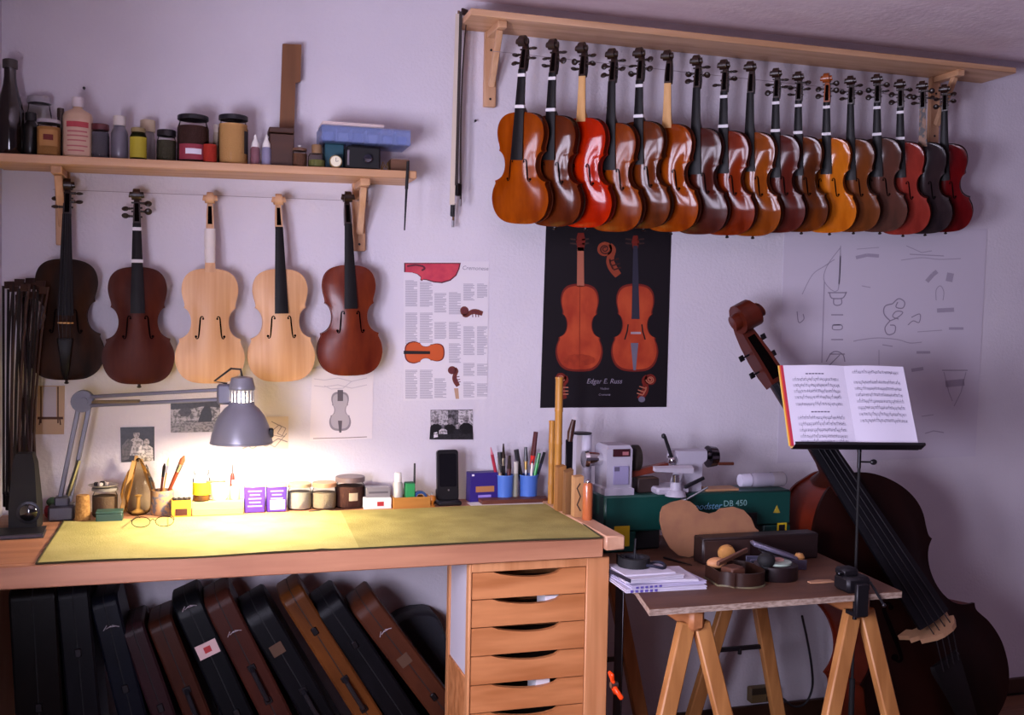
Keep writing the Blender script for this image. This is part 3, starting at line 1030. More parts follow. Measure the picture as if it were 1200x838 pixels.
# power strip and cable
p = at(907, 822, -.10)
t = thing('power_strip', 'old beige socket box on the wall low behind the trestles', 'socket', (p.x, -.002, p.z))
MB().span((-.055, -.035, -.028), (.055, 0, .028), .004).build('box', mat('socket_beige', '#6d5a3a', .6), t)
MB().span((-.055, -.038, .004), (.055, -.035, .028), .001).build('lid', mat('socket_dark', '#352a1c', .6), t)
MB().cyl((.02, -.036, -.012), (.02, -.07, -.012), .014, n=12).build('plug', BLACK, t)
cpts = [at(940, 722, -.30), at(946, 750, -.24), at(951, 780, -.2), at(952, 805, -.17), at(944, 824, -.16), at(930, 828, -.15), at(915, 818, -.12), at(900, 822, -.11)]
cpts = [Vector(q) for q in cr_spline([tuple(c) for c in cpts], 5)]
o = cpts[0].copy()
tag(MB().tube([c - o for c in cpts], .0042, 7).build('power_cable', BLACK, loc=o), 'black power cable hanging beside the right trestle', 'cable')
# ------------------------------------------------------------------ double bass
BS = 2.85
bass = violin('dark red brown double bass leaning in the corner behind the music stand', None, (2.498, -.385, .045), (radians(-8.05), radians(-26.6), radians(4)), BS,
    varnish('bass', '#210a06', '#150604', .4, 0, spec=.12), ribm=varnish('bass_rib', '#6a200d', '#401408', .4, 0, spec=.2), neckm=varnish('bass_neck', '#3c150a', '#280d07', .4, 0, spec=.2), scrollm=varnish('bass_scroll', '#5c1e0e', '#3a1309', .35, 0, spec=.3),
    pegs=0, strings=False, bridge=False, tail=True, button=False, name='double_bass', cat='double bass', rb=.034, key='bass', fbm=mat('bass_fingerboard', '#0e0d12', .4, spec=.3), fbz=.178)
SLOPE[0] = .245
rb = .034
# bridge, strings and machine heads of its own shape
yb = -(rb + .004 + arch(0, .165))
m = MB()
pts = [(-.026, 0), (-.014, 0), (-.012, .007), (-.005, .010), (0, .007), (.005, .010), (.012, .007), (.014, 0), (.026, 0), (.022, .012), (.026, .017), (.018, .022), (.023, .029), (.013, .040), (.006, .043), (-.006, .043), (-.013, .040), (-.023, .029), (-.018, .022), (-.026, .017), (-.022, .012)]
n = len(pts)
pts = [(x * 1.15, h * 1.2) for x, h in pts]
m.add([(x, yb + .001 - h, .1680) for x, h in pts] + [(x, yb + .001 - h, .1625) for x, h in pts], [tuple(range(n)), tuple(range(n, 2 * n))[::-1]] + [(k, (k + 1) % n, n + (k + 1) % n, n + k) for k in range(n)])
m.build('bridge', mat('bass_bridge', '#b58a66', .6), bass, 20)
for k in range(4):
    x0, x1, x2 = (-1.5 + k) * .0052, (-1.5 + k) * .0085, (-1.5 + k) * .008
    MB().tube([(x0, yfb(.487) - .009, .487), (x1, yb - .043, .165), (x2, -(rb + .045), .116)], .0007, 5).build('string', mat('dark_string', '#1c1a1e', .5), bass)
for i, (sx, z, yy) in enumerate(((-1, .505, .003), (-1, .528, .008), (1, .515, .005), (1, .538, .009))):
    g = MB().cyl((sx * .008, yy, z), (sx * .019, yy, z), .0011, n=8)
    g.box((sx * .020, yy + .002, z), (.007, .0014, .007), ch=.0005)
    g.build('tuning_machine', DSTEEL, bass)
MB().cyl((0, 0, .002), (0, 0, -.0155), .0035, .0015, n=8).build('endpin', STEEL, bass)
SLOPE[0] = .111
# ------------------------------------------------------------------ music stand and score
desk_M = Euler((radians(-28.9), radians(-.3), radians(-14.8))).to_matrix()
kk = .928
dloc = CAM + (Vector((2.093, -.39, 1.065)) - CAM) * kk
ms = thing('music_stand', 'black metal music stand holding an open score before the bass', 'music stand', (dloc.x, dloc.y, 0))
def dm(p):
    return desk_M @ Vector(p) + Vector((0, 0, dloc.z))
M4 = desk_M.to_4x4(); M4.translation = (0, 0, dloc.z)
MB().box((0, .012, .13), (.40, .003, .27), M4, .001).build('desk_plate', BLACK, ms)
MB().box((.004, -.012, -.004), (.405, .036, .003), M4, .001).box((.004, -.029, -.001), (.405, .003, .009), M4, .001).build('ledge', BLACK, ms)
j = dm((.02, .03, -.006))
MB().cyl(dm((.02, .012, .06)), j, .007, n=10).cyl(j, (j.x, j.y, j.z - .05), .006, n=10).build('neck_joint', DSTEEL, ms)
MB().cyl((j.x, j.y, j.z - .030), (j.x + .035, j.y - .012, j.z - .030), .003, n=8).ell((j.x + .042, j.y - .014, j.z - .030), (.012, .008, .009)).build('clamp_knob', BLACK, ms)
MB().cyl((j.x, j.y, .10), (j.x, j.y, j.z - .04), .0045, n=10).build('pole', BLACKM, ms)
MB().cyl((j.x, j.y, .09), (j.x, j.y, .36), .009, n=10).build('pole_sleeve', BLACKM, ms)
for a_ in (80, 200, 320):
    MB().beam((j.x, j.y, .20), (j.x + .20 * cos(radians(a_)), j.y + .20 * sin(radians(a_)), .006), .012, .006, .001).build('foot', BLACK, ms)
sc = thing('music_score', 'open music book with staves on two white pages on the black stand', 'book', dloc + desk_M @ Vector((0, -.004, .0)))
Md = desk_M.to_4x4()
pw, ph = .195, .2756
MB().box((-.004, .008, ph / 2 - .002), (2 * pw + .012, .003, ph + .006), Md, .001).build('cover', mat('score_cover', '#e8b878', .6), sc)
for k in range(3):
    MB().box((-pw - .009 + k * .004, .003 - .0014 * k, ph / 2), (.014, .0016, ph), Md).build('page_edge', mat('edge_%d' % k, ('#f0d060', '#e06a28', '#c2304a')[k], .6), sc)
STAFF = mat('staff_ink', '#6f6880', .9)
SPG = mat('score_page', '#e4dfee', .8)
for s_, nm in ((-1, 'left'), (1, 'right')):
    m = MB()
    secs = []
    for k in range(9):
        u = k / 8
        x = s_ * pw * u
        y = -.001 - .006 * sin(pi * min(1, u * 1.15)) * (1 - u * .3)
        secs.append([(x, y, 0), (x, y, ph), (x, y + .0025, ph), (x, y + .0025, 0)])
    m.loft(secs, M=Md)
    pg = m.build('page', SPG, sc, 30)
    q = MB()
    rows_ = [.88, .80, .725, .65, .575, .49, .40, .32, .245, .17, .095, .03] if s_ < 0 else [.90, .77, .69, .61, .53, .45, .37, .29]
    x_a, x_b = (-pw * .88, -pw * .12) if s_ < 0 else (pw * .12, pw * .9)
    for r_i, rz_ in enumerate(rows_):
        title = (s_ < 0 and r_i in (0, 6)) or False
        def yy(x):
            u = abs(x) / pw
            return -.0013 - .006 * sin(pi * min(1, u * 1.15)) * (1 - u * .3) - .0004
        if title:
            for c in range(6):
                x = (x_a + x_b) / 2 - .03 + c * .010
                q.add([(x, yy(x), ph * rz_), (x + .008, yy(x + .008), ph * rz_), (x + .008, yy(x + .008), ph * rz_ + .004), (x, yy(x), ph * rz_ + .004)], [(0, 1, 2, 3)], Md)
            continue
        for l in range(5):
            z = ph * rz_ + l * .0019
            for c in range(8):
                xa, xb = x_a + (x_b - x_a) * c / 8, x_a + (x_b - x_a) * (c + 1) / 8
                q.add([(xa, yy(xa), z), (xb, yy(xb), z), (xb, yy(xb), z + .00045), (xa, yy(xa), z + .00045)], [(0, 1, 2, 3)], Md)
        x = x_a + .008
        while x < x_b - .006:
            z = ph * rz_ + random.uniform(-.001, .008)
            q.add([(x, yy(x) - .0002, z), (x + .0028, yy(x) - .0002, z + .0006), (x + .0026, yy(x) - .0002, z + .0024), (x - .0002, yy(x) - .0002, z + .0018)], [(0, 1, 2, 3)], Md)
            s2 = random.choice((-1, 1))
            q.add([(x + .0024, yy(x) - .0002, z + .001), (x + .0031, yy(x) - .0002, z + .001), (x + .0031, yy(x) - .0002, z + .001 + s2 * .007), (x + .0024, yy(x) - .0002, z + .001 + s2 * .007)], [(0, 1, 2, 3)], Md)
            x += random.choice((.005, .0055, .008))
    q.build('printed_staves', STAFF, pg, 0)

# ------------------------------------------------------------------ sheets of paper on the wall
class Sheet:
    def __init__(s, name, label, cat, quad, m, th=.0010, Y=-.002):
        s.Y = Y
        pts = [at(x, y, Y) for x, y in quad]
        s.o = pts[3].copy()
        s.q = [(p.x - s.o.x, p.z - s.o.z) for p in pts]
        s.root = tag(MB().prism(s.q, 0, th).build(name, m, loc=(s.o.x, Y, s.o.z), smooth=0), label, cat)
        s.layers = {}
    def P(s, px, py, k=1):
        p = at(px, py, s.Y)
        return (p.x - s.o.x, -.00025 * k, p.z - s.o.z)
    def poly(s, pts, m, k=1, name='print'):
        b = s.layers.setdefault((name, m.name), (MB(), m))[0]
        b.add([s.P(x, y, k) for x, y in pts], [tuple(range(len(pts)))])
    def line(s, pts, wpx, m, k=1, name='drawn_lines'):
        b = s.layers.setdefault((name, m.name), (MB(), m))[0]
        for (x0, y0), (x1, y1) in zip(pts, pts[1:]):
            l = math.hypot(x1 - x0, y1 - y0) + 1e-6
            nx, ny = -(y1 - y0) / l * wpx / 2, (x1 - x0) / l * wpx / 2
            b.add([s.P(x0 + nx, y0 + ny, k), s.P(x1 + nx, y1 + ny, k), s.P(x1 - nx, y1 - ny, k), s.P(x0 - nx, y0 - ny, k)], [(0, 1, 2, 3)])
    def blob(s, cx, cy, rx, ry, m, k=1, n=14, name='print', rot=0):
        s.poly([(cx + rx * cos(t) * cos(rot) - ry * sin(t) * sin(rot), cy + rx * cos(t) * sin(rot) + ry * sin(t) * cos(rot)) for t in [2 * pi * i / n for i in range(n)]], m, k, name)
    def done(s):
        for (nm, _), (b, m) in s.layers.items():
            b.build(nm, m, s.root, 0)['kind'] = 'stuff'
def vshape(cx, cy, hgt, ang=0, wid=1.0):
    # outline of a violin body in picture pixels: centre, height, turn
    out = []
    for x, z in FULL:
        X, Z = x / .355 * hgt * wid, -(z / .355 - .5) * hgt
        out.append((cx + X * cos(ang) - Z * sin(ang), cy + X * sin(ang) + Z * cos(ang)))
    return out
def scroll_print(S, cx, cy, h, m, m2, flip=1, ang=0, k=1):
    # a violin head in profile: coil above, pegbox below
    def T(x, y):
        x, y = x * flip * h, y * h
        return (cx + x * cos(ang) - y * sin(ang), cy + x * sin(ang) + y * cos(ang))
    S.poly([T(.21 * cos(t) - .02, .20 * sin(t) - .30) for t in [2 * pi * i / 18 for i in range(18)]], m, k)
    cen = cr_spline([(.15, -.40, .05), (.20, -.24, .085), (.10, -.06, .10), (.06, .10, .115), (.10, .28, .12), (.20, .50, .10)], 4)
    L_, R_ = [], []
    for i, (x, y, w) in enumerate(cen):
        a, b = cen[max(0, i - 1)], cen[min(len(cen) - 1, i + 1)]
        dx, dy = b[0] - a[0], b[1] - a[1]
        l = math.hypot(dx, dy) + 1e-9
        L_.append((x - dy / l * w, y + dx / l * w))
        R_.append((x + dy / l * w, y - dx / l * w))
    for i in range(len(cen) - 1):
        S.poly([T(*L_[i]), T(*L_[i + 1]), T(*R_[i + 1]), T(*R_[i])], m, k)
    c = [(.17 * math.exp(-t * .11) * cos(t) - .02, .16 * math.exp(-t * .11) * sin(t) - .30) for t in [.3 + i * .5 for i in range(24)]]
    S.line([T(*p) for p in c], h * .035, m2, k + 1, 'print')
    S.line([T(.06, .0), T(.05, .12), T(.10, .30)], h * .05, m2, k + 1, 'print')
    for y in (.06, .2, .32):
        S.line([T(.05 + y * .15, y), T(.30 + y * .1, y - .02)], h * .04, m2, k + 1, 'print')
# black poster
BLKP = mat('poster_black', '#120d12', .45)
S = Sheet('violin_poster', 'black poster of a red violin seen from back and front', 'poster', [(640, 262), (787, 262), (781, 477), (633, 478)], BLKP, Y=-.0025)
RO = mat('print_red_orange', '#9c3018', .5, col2='#b84a26', scale=(18, 18, 10))
RD = mat('print_dark_red', '#6e1c10', .5)
PN = mat('print_neck', '#a8614a', .5)
PB = mat('print_black', '#0c090c', .5)
PGY = mat('print_grey', '#6a6474', .5)
PW = mat('print_pale', '#a09098', .6)
for cx, cy, back in ((679, 384, True), (744, 384, False)):
    S.poly(vshape(cx, cy, 103, .012, .92), RD, 1)
    S.poly(vshape(cx, cy, 98, .012, .90), RO, 2)
    if back:
        S.poly([(676.5, 290), (684, 290), (684.5, 336), (676, 336)], PN, 2)
        S.poly([(677, 273), (684, 273), (686, 282), (684, 294), (677, 294), (675, 282)], RD, 2)
        S.blob(678, 422, 20, 7, mat('print_shade', '#8f2c14', .5, col2='#a63a1c', scale=(40, 40, 40)), 3)
        S.line([(679.5, 334), (679, 430)], .6, mat('print_seam', '#7c2410', .5), 4, 'print')
    else:
        S.poly([(742, 288), (747, 288), (749.5, 374), (740, 374)], mat('print_slate', '#2c2a38', .5), 3)
        S.poly([(742, 276), (747, 276), (749, 284), (747, 292), (742, 292), (740, 284)], RD, 2)
        S.poly([(739, 389), (751, 389), (751, 391.5), (739, 391.5)], PW, 3)
        S.poly([(739, 402), (748, 402), (745, 434), (742, 434)], PGY, 3)
        for s_ in (-1, 1):
            S.line([(744 + s_ * 8, 380), (744 + s_ * 9, 388), (744 + s_ * 12, 398)], 1.6, PB, 3, 'print')
    for s_ in (-1, 1):
        for q in (0, 5):
            S.line([(cx + s_ * 3, 281 + q), (cx + s_ * 11, 280 + q)], 1.8, mat('print_peg', '#3a2420', .5), 2, 'print')
scroll_print(S, 712, 304, 42, mat('print_scroll', '#8a3a22', .5), mat('print_coil', '#3a140c', .5), 1, -.2)
scroll_print(S, 657, 452, 30, RD, mat('print_glint', '#b06a52', .5), 1, .1)
scroll_print(S, 759, 454, 32, RD, mat('print_glint', '#b06a52', .5), -1, .25)
S.blob(752, 468, 4, 3.5, PGY, 2)
S.done()
PTX = mat('print_caption', '#8d8494', .6)
for tx, px, py, sz in (('Edgar E. Russ', 708, 447, .034), ('Violino', 708, 455.5, .016), ('Cremona', 708, 462.5, .016)):
    q = S.P(px, py, 4)
    text(tx, 'caption', sz * .72, PTX, S.root, (q[0], q[1], q[2]), shear=.25)
# newspaper page
NEWS = mat('newsprint', '#dcd6dc', .85)
S = Sheet('newspaper_page', 'newspaper page with violin pictures pinned to the wall', 'newspaper', [(473, 306), (573, 306.5), (571, 468), (473, 470)], NEWS)
CRIM = mat('print_crimson', '#b8304a', .6, col2='#cc4452', scale=(30, 30, 30))
DCR = mat('print_dark_crimson', '#5c1a2c', .6)
pic = [(473.5, 308), (540, 308), (538.5, 315), (535, 323), (528, 329), (518, 332), (508, 331), (500, 328.5), (496, 328), (494, 329.5), (492.5, 328), (493, 325), (489, 321.5), (483, 319.5), (473.5, 319)]
S.poly(pic, DCR, 1)
S.poly([(506 + (x - 506) * .95, 318 + (y - 318) * .88) for x, y in pic], CRIM, 2)
S.line([(477, 312), (487, 310.5), (496, 312), (498, 315), (494, 317)], 2.2, DCR, 3, 'print')
GT = mat('print_text_grey', '#a9a4b0', .9)
cols = [(475, 489), (492, 507), (509, 523), (526, 540), (543, 556), (559, 571)]
blocks = [(0, 329, 360), (0, 367, 404), (0, 434, 467), (1, 331, 360), (1, 367, 402), (1, 434, 467), (2, 344, 367), (2, 378, 398), (2, 444, 467), (3, 343, 368), (3, 378, 398), (3, 403, 425), (4, 333, 352), (4, 383, 417), (4, 426, 440), (4, 448, 466), (5, 333, 350), (5, 383, 417), (5, 427, 440), (5, 450, 465)]
for c, y0, y1 in blocks:
    y = y0
    x0, x1 = cols[c]
    while y < y1:
        S.line([(x0, y), (x1 - random.choice((0, 0, 0, 1.5, 4)), y)], .85, GT, 1, 'printed_text')
        y += 1.55
scroll_print(S, 552, 364, 26, mat('print_scroll_brown', '#6a2c22', .6), DCR, -1, -pi / 2 - .12)
S.poly(vshape(497.5, 413, 47, pi / 2, .95), RD, 1)
S.poly(vshape(497.5, 413, 44, pi / 2, .92), mat('print_orange', '#c2521c', .6), 2)
S.poly([(473, 411), (504, 411.5), (504, 415), (473, 415)], PB, 3)
scroll_print(S, 531, 441, 24, mat('print_scroll_brown', '#6a2c22', .6), DCR, 1, -.1)
S.poly([(532, 455), (537, 455), (538, 467.5), (534, 467.5)], mat('print_neck_tan', '#b89478', .6), 1)
S.done()
q = S.P(557, 314.5, 2)
text('Cremonese', 'headline', .019, mat('print_head', '#8a8492', .9), S.root, q, shear=.15)
for i, (a_, b_) in enumerate(((551, 571), (544, 571))):
    pass
# group photograph under the newspaper
def photo(label, quad, shapes, base='#8f8a90', name='photograph'):
    S = Sheet(name, label, 'photo', quad, mat('photo_' + base, base, .4, col2='#%02x%02x%02x' % tuple(max(0, int(int(base[i:i + 2], 16) * .45)) for i in (1, 3, 5)), scale=(90, 1, 110), lo=.42, hi=.58))
    for i, (pts, c) in enumerate(shapes):
        S.poly(pts, mat('photo_' + c, c, .4, col2='#%02x%02x%02x' % tuple(int(int(c[j:j + 2], 16) * .6) for j in (1, 3, 5)), scale=(120, 1, 140), lo=.45, hi=.6), 1 + i % 14)
    S.done()
def person(x, y, h, dark, face, coat=None):
    # head and shoulders silhouette in a printed photograph
    return [([(x - h * .30, y + h), (x - h * .26, y + h * .42), (x - h * .1, y + h * .30), (x + h * .1, y + h * .30), (x + h * .27, y + h * .42), (x + h * .30, y + h)], dark),
            ([(x + h * .13 * cos(t), y + h * .16 + h * .16 * sin(t)) for t in [2 * pi * k / 10 for k in range(10)]], face)]
sh = [([(505, 481), (525, 481), (525, 498), (505, 498)], '#b9b3b8'), ([(537, 481), (554, 481), (554, 500), (537, 500)], '#c6c0c4')]
for x, y, h in ((511, 489, 26), (527, 490, 24), (546, 487, 28)):
    sh += person(x, y, h, '#161418', '#8d858a')
sh += person(519, 497, 18, '#c9c2c6', '#78727a') + person(536, 497, 18, '#242228', '#a49ca0')
sh += [([(505, 509), (554, 508), (554, 515), (505, 515)], '#2b292d')]
sh += [([(508 + 9 * k, 507), (512 + 9 * k, 506), (513 + 9 * k, 512), (508 + 9 * k, 513)], '#e2dce0') for k in range(5)]
photo('black and white photograph of a group of people below the newspaper', [(504.5, 480.5), (554, 480), (554, 514), (505, 515)], sh, '#6d686e')
sh = person(160, 504, 30, '#b4aaa6', '#a2968f') + person(172, 514, 26, '#cfc6c0', '#b0a49c') + [([(154, 503), (166, 503), (164, 507), (156, 507)], '#1a1614'), ([(143, 522), (150, 514), (156, 518), (151, 538), (143, 540)], '#5b5450'), ([(166, 520), (171, 536), (163, 541), (160, 530)], '#e5ddd6')]
photo('dark photograph of two people standing, pinned behind the brushes', [(141, 501), (181, 500), (181, 540), (142, 542)], sh, '#211c1d')
sh = [([(200, 470), (258, 468), (258, 478), (240, 476), (222, 479), (200, 480)], '#2a2528'), ([(209, 482), (214, 478), (222, 478), (225, 483), (221, 488), (212, 488)], '#3a3438'), ([(236, 482), (241, 474), (246, 476), (249, 488), (246, 502), (236, 503), (232, 494)], '#1d191b'), ([(200, 496), (258, 494), (258, 506), (200, 507)], '#8a8484')]
photo('black and white landscape photograph behind the lamp arm', [(200, 469), (258, 467), (258, 506), (200, 507)], sh, '#a39c9c')
S = Sheet('sketch', 'small loose pencil sketch behind the lamp shade', 'drawing', [(284, 489), (338, 488), (338, 526), (283, 527)], mat('sketch_paper', '#d2c2b6', .85))
PEN = mat('pencil', '#8f8284', .9)
PENF = mat('pencil_faint', '#c3bac4', .9)
S.line([(284, 526), (300, 519), (312, 523), (326, 514), (337, 518)], 1.4, PEN)
S.line([(318, 494), (330, 500), (325, 508), (334, 512)], 1, PEN)
S.line([(286, 520), (296, 526), (310, 517), (322, 524), (336, 508)], 1, PEN)
S.line([(320, 504), (327, 498), (335, 502), (330, 512), (320, 510)], .9, PEN)
S.done()
# cello drawing
S = Sheet('instrument_drawing', 'white sheet with a grey drawing of a viol under the last violin', 'drawing', [(366, 432), (438, 428), (436, 514), (363, 517)], mat('drawing_paper', '#dfd6da', .85))
S.poly(vshape(398.5, 482, 46, 0, .95), mat('print_viol', '#8d868e', .8), 1)
S.poly(vshape(398.5, 482, 41, 0, .9), mat('print_viol_light', '#b0a8ae', .8), 2)
S.poly([(395.5, 457), (402, 457), (402, 470), (395.5, 470)], mat('print_viol_dark', '#5d565e', .8), 3)
S.poly([(396, 493), (401, 493), (400, 507), (397.5, 507)], mat('print_viol_dark', '#5d565e', .8), 3)
for y in (444, 452):
    S.line([(368, y), (380, y + 1.5), (396, y - 1), (412, y + 3), (430, y - 1)], .9, PENF)
S.line([(380, 452), (388, 456), (402, 455), (412, 447)], .9, PENF)
S.line([(367, 514), (385, 513.5), (408, 513), (430, 512)], 1, PEN)
S.done()
# small paper by the bows
S = Sheet('pinned_card', 'small brown card with two dark bars beside the bows', 'card', [(38, 452), (76, 452), (75, 509), (40, 509)], mat('card_brown', '#b89a80', .85))
CB_ = mat('card_bar', '#4c2e20', .8)
S.poly([(50, 453), (66, 453), (66, 490), (50, 490)], mat('card_window', '#b5aab4', .8), 1)
for x in (48, 68):
    S.line([(x, 453), (x, 496)], 1.6, CB_, 2)
S.line([(44, 490), (74, 490)], 3, CB_, 3)
S.line([(47, 491), (46, 498)], 1.5, CB_, 2); S.line([(70, 491), (71, 498)], 1.5, CB_, 2)
S.done()
# big plan
S = Sheet('technical_plan', 'large faint pencil plan of an instrument behind the music stand', 'drawing', [(919, 266), (1157, 268), (1143, 535), (911, 543)], mat('plan_paper', '#cfc8d4', .85), Y=-.0022)
PL = mat('plan_pencil', '#8f8698', .9)
PF = mat('plan_faint', '#a9a0b1', .9)
LN = lambda pts, w=1.1, m=PL: S.line(cr_spline(pts, 4) if len(pts) > 3 else pts, w, m)
LN([(985, 288), (982, 340), (966, 330), (969, 312), (985, 290)], 1, PF); LN([(966, 330), (963, 425)], 1.4, PF); LN([(985, 300), (983, 333)], 2, PF)
LN([(940, 345), (952, 322), (966, 312), (978, 304)], 1, PF)
for y, w_ in ((343, 11), (369, 7), (381, 4), (398, 7), (415, 9)):
    LN([(981 - w_, y), (981 + w_, y)], 1.2)
LN([(972, 343), (974, 349), (980, 350), (988, 349), (992, 342)], 1.3); LN([(977, 350), (977, 356), (981, 358), (986, 356), (986, 350)], 1.2)
LN([(976, 381), (986, 381), (986, 386), (976, 386), (976, 381)]); LN([(968, 424), (974, 414), (981, 412), (988, 416), (990, 424)], 1.2); LN([(972, 428), (984, 416)], 1.1)
LN([(934, 365), (936, 378), (942, 374), (941, 368)], 1.1)
LN([(1003, 302), (1016, 299), (1030, 300)], 4, PF); LN([(1004, 292), (1030, 290)], .8, PF); LN([(1010, 335), (1020, 337)], 1, PF)
LN([(1046, 356), (1053, 350), (1060, 354), (1058, 361), (1050, 360), (1052, 354)], 1.3); LN([(1046, 356), (1037, 359), (1036, 368), (1043, 376)], 1.4)
LN([(1043, 376), (1052, 372), (1058, 366), (1050, 365), (1046, 371), (1053, 374)], 1.2); LN([(1043, 376), (1037, 384), (1040, 392), (1048, 390), (1049, 382), (1043, 381)], 1.3)
LN([(1068, 372), (1078, 368), (1077, 378), (1070, 376), (1064, 381)], 1.1)
LN([(1000, 400), (1010, 398), (1030, 396), (1052, 398), (1066, 402), (1080, 401)], 1, PF); LN([(1034, 404), (1046, 406)], 1.1, PF)
LN([(1062, 288), (1080, 296), (1092, 294)], .9, PF); LN([(1056, 305), (1080, 302), (1100, 304), (1126, 303)], .9, PF); LN([(1066, 298), (1106, 300)], 1.2, PF)
LN([(1086, 330), (1093, 322), (1098, 318)], 5, PF); LN([(1112, 330), (1114, 320)], 8, PF); LN([(1097, 352), (1097, 340), (1102, 335), (1106, 342), (1105, 352)], 1, PF)
LN([(1098, 364), (1118, 363)], 5, PF); LN([(1112, 385), (1129, 385)], 3, PF); LN([(1075, 389), (1104, 387)], .9, PF); LN([(1074, 413), (1090, 413)], 3, PF); LN([(1068, 434), (1082, 432)], 4, PF)
LN([(1104, 434), (1134, 434)], 1, PL); LN([(1106, 436), (1112, 460), (1116, 470)], 1, PF); LN([(1132, 436), (1126, 460), (1118, 476)], 1, PF); LN([(1108, 450), (1130, 448)], 8, PF)
LN([(1084, 508), (1094, 505), (1106, 507)], 1.3, PF); LN([(1080, 488), (1094, 486)], 1, PF); LN([(1030, 410), (1030, 428)], .8, PF)
S.done()
# clear tape at corners of the big plan
# ------------------------------------------------------------------ desk lamp
LMET = mat('lamp_grey', '#85838c', .35, .2)
LARM = mat('lamp_arm', '#6c6b78', .45, .3)
lb = atZ(72, 607, BENCH_Z)
lb.y = max(lb.y, -.16)
base = at(73, 607, -.13); base.z = BENCH_Z
elbow = at(99, 470, -.13)
head = at(262, 462, -.285)
sh_c = at(283, 519, -.295)               # centre of the shade's mouth
lamp = thing('desk_lamp', 'grey metal desk lamp with jointed arm lit over the green cloth', 'lamp', base)
def lc(p):
    return Vector(p) - base
m = MB().box((0, 0, .022), (.07, .075, .044), ch=.006).box((0, 0, .052), (.04, .04, .03), ch=.004)
m.build('base', mat('lamp_base', '#4a4850', .4, .5), lamp)
e = lc(elbow)
for q in (-.014, .014):
    MB().beam((q + .006, 0, .05), (e.x + q, e.y, e.z - .01), .013, .010, .002).build('lower_arm', LARM, lamp)
MB().tube([(.016, -.008, .07), (.016 + (e.x) * .5, -.008, e.z * .5)], .007, 8).build('spring', STEEL, lamp)
MB().cyl((e.x - .004, e.y - .022, e.z), (e.x - .004, e.y + .022, e.z), .031, n=20).cyl((e.x, e.y - .028, e.z), (e.x, e.y + .028, e.z), .012, n=12).build('elbow_joint', mat('elbow_grey', '#5c5b66', .5, .3), lamp)
hd = lc(head)
for q in (-.013, .012):
    MB().beam((e.x, e.y - .01, e.z + q), (hd.x, hd.y, hd.z + q * 1.1), .010, .012, .002, up=(0, 1, 0)).build('upper_arm', LARM, lamp)
d = (hd - e)
MB().tube([e + d * .06 + Vector((0, -.01, -.004)), e + d * .40 + Vector((0, -.01, -.008))], .0055, 8).build('spring', mat('brass_spring', '#8a7a5c', .4, .6), lamp)
MB().box(hd + Vector((.004, 0, 0)), (.045, .030, .058), ch=.006).build('head_joint', LARM, lamp)
s = lc(sh_c)
mm_ = mpp(sh_c)
r1 = 35.5 * mm_
top = 78 * mm_
# shade: dome, collar with slots, cap
m = MB()
prof = [(r1, 0), (r1 * 1.0, .006), (r1 * .965, .022), (r1 * .88, .050), (r1 * .74, .078), (r1 * .56, .098), (r1 * .42, .108), (r1 * .40, .118)]
inn = [(r - .0016, z) for r, z in prof]
m.lathe(prof, s, 36, cap=False)
m.lathe(inn, s, 36, cap=False)
m.lathe([(r1 - .0016, 0), (r1 + .0012, -.001), (r1 + .0012, .004), (r1, .005)], s, 36, cap=False)
m.build('shade', LMET, lamp, 50)
rc = r1 * .40
m = MB()
nb = 18
for k in range(nb):
    a0, a1 = 2 * pi * k / nb, 2 * pi * (k + .45) / nb
    pts = [(rr * cos(a), rr * sin(a)) for rr, a in ((rc, a0), (rc, a1), (rc - .002, a1), (rc - .002, a0))]
    m.add([s + Vector((x, y, z)) for z in (.118, .150) for x, y in pts], [(0, 1, 2, 3), (7, 6, 5, 4), (0, 1, 5, 4), (1, 2, 6, 5), (2, 3, 7, 6), (3, 0, 4, 7)])
m.build('slotted_collar', LMET, lamp, 0)
m = MB().lathe([(rc, .150), (rc + .002, .152), (rc + .002, .160), (rc * .98, .168), (rc * .86, top - .004), (rc * .4, top), (.006, top + .001)], s, 30)
m.build('cap', LMET, lamp, 50)
MB().tube([tuple(s + Vector((0, 0, top))), tuple(s + Vector((-.004, 0, top + .02))), tuple(s + Vector((-.03, .004, top + .022))), tuple(s + Vector((-.075, .01, top - .014))), tuple(hd + Vector((.01, 0, .03)))], .0032, 8).build('cord', BLACK, lamp)
MB().beam(hd + Vector((.015, 0, -.02)), s + Vector((-rc - .002, 0, .128)), .012, .010, .002).build('swivel', CHROME, lamp)
MB().box(s + Vector((r1 * .93, -.02, .030)), (.014, .02, .026), ch=.003).build('shade_catch', BLACK, lamp)
m = MB().lathe([(.0001, .036), (.016, .040), (.026, .055), (.028, .070), (.022, .090), (.014, .108), (.013, .14)], s, 20)
m.build('bulb', mat('bulb', '#fff0d0', .3, emit=30), lamp)
ll = bpy.data.lights.new('lamp_bulb_light', 'POINT')
ll.shadow_soft_size = .028
ll.color = (1, .83, .58)
ll.energy = 22
l2 = bpy.data.objects.new('lamp_bulb_light', ll)
l2.parent = lamp
l2.location = s + Vector((0, 0, .026))
COL.objects.link(l2)

